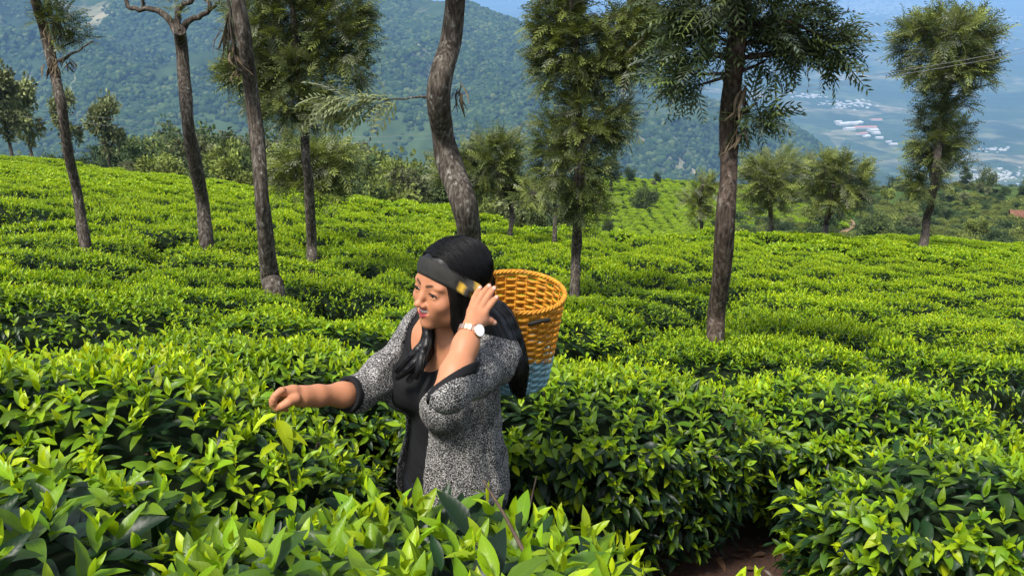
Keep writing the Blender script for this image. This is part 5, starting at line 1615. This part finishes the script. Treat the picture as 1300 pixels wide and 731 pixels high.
# loose strands give the mass its grain
rg = np.random.default_rng(5)
mb = MB()
CE, RE = np.array([0, -.018, .036]), np.array([.0845, .1045, .0885])
for i in range(1700):
    s = 1 if rg.random() < .6 else -1
    y0 = rg.uniform(-.98, .80)
    ph = np.linspace(rg.uniform(-.06, .10), rg.uniform(1.5, 2.3), 18)
    yy = np.clip(y0 - ph * .16 - (ph > 1.2) * (ph - 1.2) * .25, -.985, .9)
    rr = np.sqrt(1 - yy ** 2) * (1 + rg.uniform(-.004, .016))
    q = CE + RE * np.stack([s * np.sin(ph) * rr, yy, np.cos(ph) * rr], 1)
    keep = ~((q[:, 1] > -.04) & (q[:, 2] < .036 + .62 * q[:, 1]))
    if keep.sum() < 5: continue
    k = np.argmin(keep) if not keep.all() else len(keep)
    if k < 5: continue
    q = q + rg.normal(0, .0016, 3) * np.sin(np.linspace(0, 3, len(q)) + rg.uniform(0, 3))[:, None]
    mb.tube(HC + q[:k] @ HM.T, rg.uniform(.00025, .0007), 3, cap=False)
for pts, rr in locks:
    n = 20
    base = spline(pts, n); r = np.interp(np.linspace(0, 1, n), np.linspace(0, 1, len(rr)), rr)
    t, N, Bn = frames(base)
    for i in range(int(60 + 4500 * max(rr))):
        a = rg.uniform(0, 2 * np.pi); k = rg.uniform(.8, 1.12); tw = rg.uniform(-.6, .6)
        aa = a + tw * np.linspace(0, 1, n)
        q = base + (N * np.cos(aa)[:, None] + Bn * np.sin(aa)[:, None]) * (r * k + .001)[:, None]
        q += rg.normal(0, .0025, 3) * np.linspace(0, 1, n)[:, None] ** 2
        mb.tube(q, np.linspace(1, .5, n) * rg.uniform(.0006, .0012), 4, cap=False)
# stray strands on the neck and beside the face
for pl in ([hp(.062, .030, -.05), hp(.056, .020, -.10), P(576, 428, 2.02), P(579, 447, 1.995)], [hp(-.06, .05, 0), P(545, 425, 2.03), P(541, 450, 2.0), P(540, 466, 1.985)], [hp(-.02, .05, .10), hp(-.045, .066, .06), hp(-.056, .062, .01), hp(-.058, .055, -.06)]):
    for k in range(3):
        mb.tube(spline(np.array(pl) + rg.normal(0, .003, 3), 16), .0005, 4, cap=False)
strands = pobj('strands', mb.mesh('strands', False), m_hair, hair)
tag(strands, kind='stuff')

# ---- carrying strap round the forehead
m_strap, nt, b = new_mat('strap_fabric')
n1 = noise(nt, coord(nt), 26, 2)
cc = ramp(nt, noise(nt, coord(nt), 60, 4), [(.35, (.005, .005, .004)), (.7, (.012, .0115, .008))])
at = nd(nt, 'ShaderNodeAttribute', attribute_name='Col')
cc = mixc(nt, 1.0, cc, at.outputs['Color'], 'ADD')
nt.links.new(cc, b.inputs['Base Color']); b.inputs['Roughness'].default_value = .8
bump(nt, b, noise(nt, coord(nt), 700, 2), .3, .002)
nrm = np.array([.0, -.53, .86]); nrm /= np.linalg.norm(nrm)           # band plane in head space
cen_h = np.array([0, -.005, .013])
e1 = np.array([0, nrm[2], -nrm[1]]); e1 /= np.linalg.norm(e1); e2 = np.cross(nrm, e1)
na, nw = 72, 7
bandV = np.zeros((na, nw, 3)); bandC = np.zeros((na, nw, 3))
for i in range(na):
    a = i / na * 2 * np.pi
    for j in range(nw):
        off = (j / (nw - 1) - .5) * .044
        d = e1 * math.cos(a) + e2 * math.sin(a)
        tt = np.arange(.04, .135, .001)
        q = cen_h + nrm * off + d * tt[:, None]
        wq = HC + q @ HM.T
        f = np.minimum(HF.sample(wq), np.where((wq[:, 2] > .7), B.sample(wq), 1))
        ins = np.nonzero(f < 0)[0]
        t0 = tt[ins[-1]] if len(ins) else .085
        bandV[i, j] = cen_h + nrm * off + d * (t0 + .0035)
for _ in range(2):
    bandV = .5 * bandV + .25 * (np.roll(bandV, 1, 0) + np.roll(bandV, -1, 0))
for (a0, w0, lo, hi) in ((R(-62), .07, .15, .55), (R(-84), .11, .15, 1.0)):
    for i in range(na):
        a = (i / na * 2 * np.pi + np.pi) % (2 * np.pi) - np.pi
        for j in range(nw):
            jj = j / (nw - 1)
            if abs(a - a0) < w0 and lo <= jj <= hi: bandC[i, j] = (.42, .25, .012)
mb = MB()
i = np.arange(na)[:, None] * nw; i2 = ((np.arange(na) + 1) % na)[:, None] * nw; j = np.arange(nw - 1)[None]
mb.add(HC + bandV.reshape(-1, 3) @ HM.T, np.stack([i + j, i2 + j, i2 + j + 1, i + j + 1], -1).reshape(-1, 4), bandC.reshape(-1, 3))
strap = pobj('head_strap', mb.mesh('head_strap'), m_strap)
so = strap.modifiers.new('thick', 'SOLIDIFY'); so.thickness = .003; so.offset = 1

# ---- wrist watch
m_gold = plain_mat('rose_gold', (.75, .50, .36), .28, .5, 1.0)
m_face = plain_mat('watch_face', (.82, .82, .80), .2)
wd = fL; wc = WL - fL * .006
side = np.cross(wd, [0, -1.0, 0]); side /= np.linalg.norm(side); out = np.cross(side, wd)
mb = MB()
aa = np.linspace(0, 2 * np.pi, 40, endpoint=False)
for k in range(20):                       # links
    a0 = k / 20 * 2 * np.pi
    pts = [wc + (side * math.cos(a) + out * math.sin(a)) * .0285 for a in (a0 - .15, a0 - .07, a0 + .07, a0 + .15)]
    V, F = tube(pts, .0062, 8, .32)
    # flatten radially: rebuild as small bars
    c0 = wc + (side * math.cos(a0) + out * math.sin(a0)) * .0282
    r_ = side * math.cos(a0) + out * math.sin(a0); t_ = np.cross(wd, r_)
    Vb = [c0 + wd * x * .0065 + t_ * y * .0040 + r_ * z * .0014 for x in (-1, 1) for y in (-1, 1) for z in (-1, 1)]
    mb.add(Vb, [(0, 1, 3, 2), (4, 6, 7, 5), (0, 4, 5, 1), (2, 3, 7, 6), (0, 2, 6, 4), (1, 5, 7, 3)])
watch = pobj('watch', mb.mesh('watch', False, False), m_gold)
od = out * -1 if (out @ np.array([0, -1.0, 0])) < 0 else out
od = od * .86 + side * (.5 if side[0] > 0 else -.5); od /= np.linalg.norm(od)
c0 = wc + od * .0285
def disc(c, n, r, h, seg=28):
    a = np.cross(n, [.3, .2, .9]); a /= np.linalg.norm(a); b_ = np.cross(n, a)
    t = np.arange(seg) / seg * 2 * np.pi
    ringv = lambda rr, hh: c + n * hh + rr * (np.cos(t)[:, None] * a + np.sin(t)[:, None] * b_)
    V = np.vstack([ringv(r, -h), ringv(r, h * .6), ringv(r * .9, h), [c + n * h]])
    j = np.arange(seg); j2 = (j + 1) % seg
    F = np.vstack([np.stack([j, j2, seg + j2, seg + j], 1), np.stack([seg + j, seg + j2, 2 * seg + j2, 2 * seg + j], 1), np.stack([2 * seg + j, 2 * seg + j2, np.full(seg, 3 * seg), np.full(seg, 3 * seg)], 1)])
    return V, F
for nm, r, h, off, mm in (('watch_case', .0165, .004, .001, m_gold), ('watch_dial', .0142, .0014, .0052, m_face)):
    mb = MB(); mb.add(*disc(c0 + od * off, od, r, h)); 
    pobj(nm, mb.mesh(nm, False, False), mm, watch)
# ================================================================ the basket on her back
BC = P(650, 367, 2.32)
RIM, BOT, HGT, NST, NWV = .138, .108, .285, 26, 26
basket = tag(empty('basket', BC - np.array([0, 0, HGT])), 'tall woven basket painted orange above and blue below on the woman\'s back', 'basket')
basket.rotation_euler = (R(4), R(3), 0)
m_wv, nt, b = new_mat('painted_cane')
co = coord(nt); sx_ = nd(nt, 'ShaderNodeSeparateXYZ'); nt.links.new(co, sx_.inputs[0])
nz = noise(nt, coord(nt, 'Object', (1, 1, .35)), 26, 3)
ad = nd(nt, 'ShaderNodeMath', operation='MULTIPLY_ADD'); nt.links.new(nz, ad.inputs[0]); ad.inputs[1].default_value = .13; nt.links.new(sx_.outputs[2], ad.inputs[2])
gr = noise(nt, coord(nt), 90, 4)
org = ramp(nt, gr, [(.3, (.36, .135, .008)), (.55, (.56, .235, .012)), (.75, (.66, .33, .03))])
blu = ramp(nt, gr, [(.3, (.12, .26, .31)), (.6, (.22, .40, .46)), (.8, (.32, .48, .52))])
fc = ramp(nt, ad.outputs[0], [(.165, (0, 0, 0)), (.173, (1, 1, 1))])
cc = mixc(nt, fc, blu, org)
dirt = ramp(nt, noise(nt, coord(nt), 40, 4), [(.52, (0, 0, 0)), (.72, (.55, .55, .55))])
cc = mixc(nt, dirt, cc, (.16, .085, .03))
nt.links.new(cc, b.inputs['Base Color']); b.inputs['Roughness'].default_value = .6; b.inputs['Specular IOR Level'].default_value = .35
bump(nt, b, noise(nt, coord(nt, 'Object', (1, 1, 4)), 160, 3), .4, .003)
rad_at = lambda z: BOT + (RIM - BOT) * (z / HGT) ** .85
seg = NST * 4
th = np.arange(seg) / seg * 2 * np.pi
rgb = np.random.default_rng(4)
for k in range(NWV):
    z = .010 + (HGT - .022) * k / (NWV - 1)
    ph = np.pi * (k % 2)
    r = rad_at(z) + .0034 * np.cos(th * NST / 2 + ph)
    zz = z + rgb.normal(0, .0007) + .0012 * vnoise(np.cos(th) * 3 + k, np.sin(th) * 3)
    hgt, thk = .0058 * rgb.uniform(.85, 1.1), .0014
    ring = []
    for dz, dr in ((-hgt, -thk * .4), (-hgt, thk * .4), (0, thk), (hgt, thk * .4), (hgt, -thk * .4), (0, -thk)):
        ring.append(np.stack([(r + dr) * np.cos(th), (r + dr) * np.sin(th), zz + dz], 1))
    m_ = len(ring); V = np.stack(ring, 1).reshape(-1, 3)
    i_ = np.arange(seg)[:, None]; j_ = np.arange(m_)[None]; i2_ = (i_ + 1) % seg; j2_ = (j_ + 1) % m_
    F = np.stack([i_ * m_ + j_, i2_ * m_ + j_, i2_ * m_ + j2_, i_ * m_ + j2_], -1).reshape(-1, 4)
    obj('weaver', mesh_np('weaver', V, [F]), m_wv, basket)
for k in range(NST):
    a = (k + .5) / NST * 2 * np.pi
    z = np.linspace(0, HGT + .002, 12); r = rad_at(z)
    V, F = tube(np.stack([r * np.cos(a), r * np.sin(a), z], 1), .0034, 6, .6)
    obj('stake', mesh_np('stake', V, [F]), m_wv, basket)
for k in range(3):                                                # plaited rim
    t = np.linspace(0, 2 * np.pi, 160)
    a = t * 22 + k * 2.1
    p = np.stack([(RIM + .0045 * np.cos(a)) * np.cos(t), (RIM + .0045 * np.cos(a)) * np.sin(t), HGT + .003 + .0040 * np.sin(a)], 1)
    V, F = tube(p, .0036, 6)
    obj('rim', mesh_np('rim', V, [F]), m_wv, basket)
mb = MB()
t = np.arange(32) / 32 * 2 * np.pi
V = np.vstack([np.stack([BOT * .98 * np.cos(t), BOT * .98 * np.sin(t), 0 * t + .004], 1), np.stack([BOT * .98 * np.cos(t), BOT * .98 * np.sin(t), 0 * t - .003], 1), [[0, 0, .004], [0, 0, -.003]]])
j_ = np.arange(32); j2_ = (j_ + 1) % 32
mb.add(V, np.vstack([np.stack([j_, j2_, np.full(32, 64), np.full(32, 64)], 1), np.stack([32 + j2_, 32 + j_, np.full(32, 65), np.full(32, 65)], 1), np.stack([j2_, j_, 32 + j_, 32 + j2_], 1)]))
obj('bottom', mb.mesh('bottom', False), m_wv, basket)
bpy.context.view_layer.update()
inv = np.array(basket.matrix_world.inverted())
def tb(p): return inv[:3, :3] @ np.asarray(p) + inv[:3, 3]
def strip(name, pts, w_, nrm_hint, thk=.0025):
    p = spline(pts, 24); t, _, _ = frames(p); n = unit(np.cross(t, np.asarray(nrm_hint, float)))
    V = np.concatenate([p + n * w_ / 2, p - n * w_ / 2]); i_ = np.arange(23)
    me = mesh_np(name, np.array([tb(q) for q in V]), [np.stack([i_, i_ + 1, i_ + 25, i_ + 24], 1)], np.zeros((48, 3)))
    o = obj(name, me, m_strap, basket); s_ = o.modifiers.new('thick', 'SOLIDIFY'); s_.thickness = thk; s_.offset = 0
    return o
def rimp(a, dz=0.0, k=1.0):
    q = np.array([RIM * k * math.cos(a), RIM * k * math.sin(a), HGT + dz, 1.0])
    return (np.array(basket.matrix_world) @ q)[:3]
strip('carrying_strap', [hp(.084, -.045, -.020), hp(.075, -.085, -.035), rimp(R(-112), .012, 1.02), rimp(R(-108), -.008, 1.03), rimp(R(-104), -.03, 1.02)], .022, (0, -.3, 1))
strip('carrying_strap', [hp(-.078, -.055, -.025), hp(-.03, -.108, -.045), rimp(R(-160), .012, 1.02), rimp(R(-160), -.03, 1.02)], .022, (0, -.3, 1))
mb = MB()                                                        # the knotted loop through the wall
lp = [rimp(a, dz, k) for a, dz, k in ((R(-74), -.034, .98), (R(-73), -.030, 1.02), (R(-66), -.026, 1.035), (R(-58), -.026, 1.035), (R(-51), -.030, 1.02), (R(-50), -.034, .98))]
V, F = tube(np.array([tb(q) for q in spline(lp, 18)]), .0085, 8, .7)
obj('strap_knot', mesh_np('strap_knot', V, [F], np.zeros((len(V), 3))), m_strap, basket)
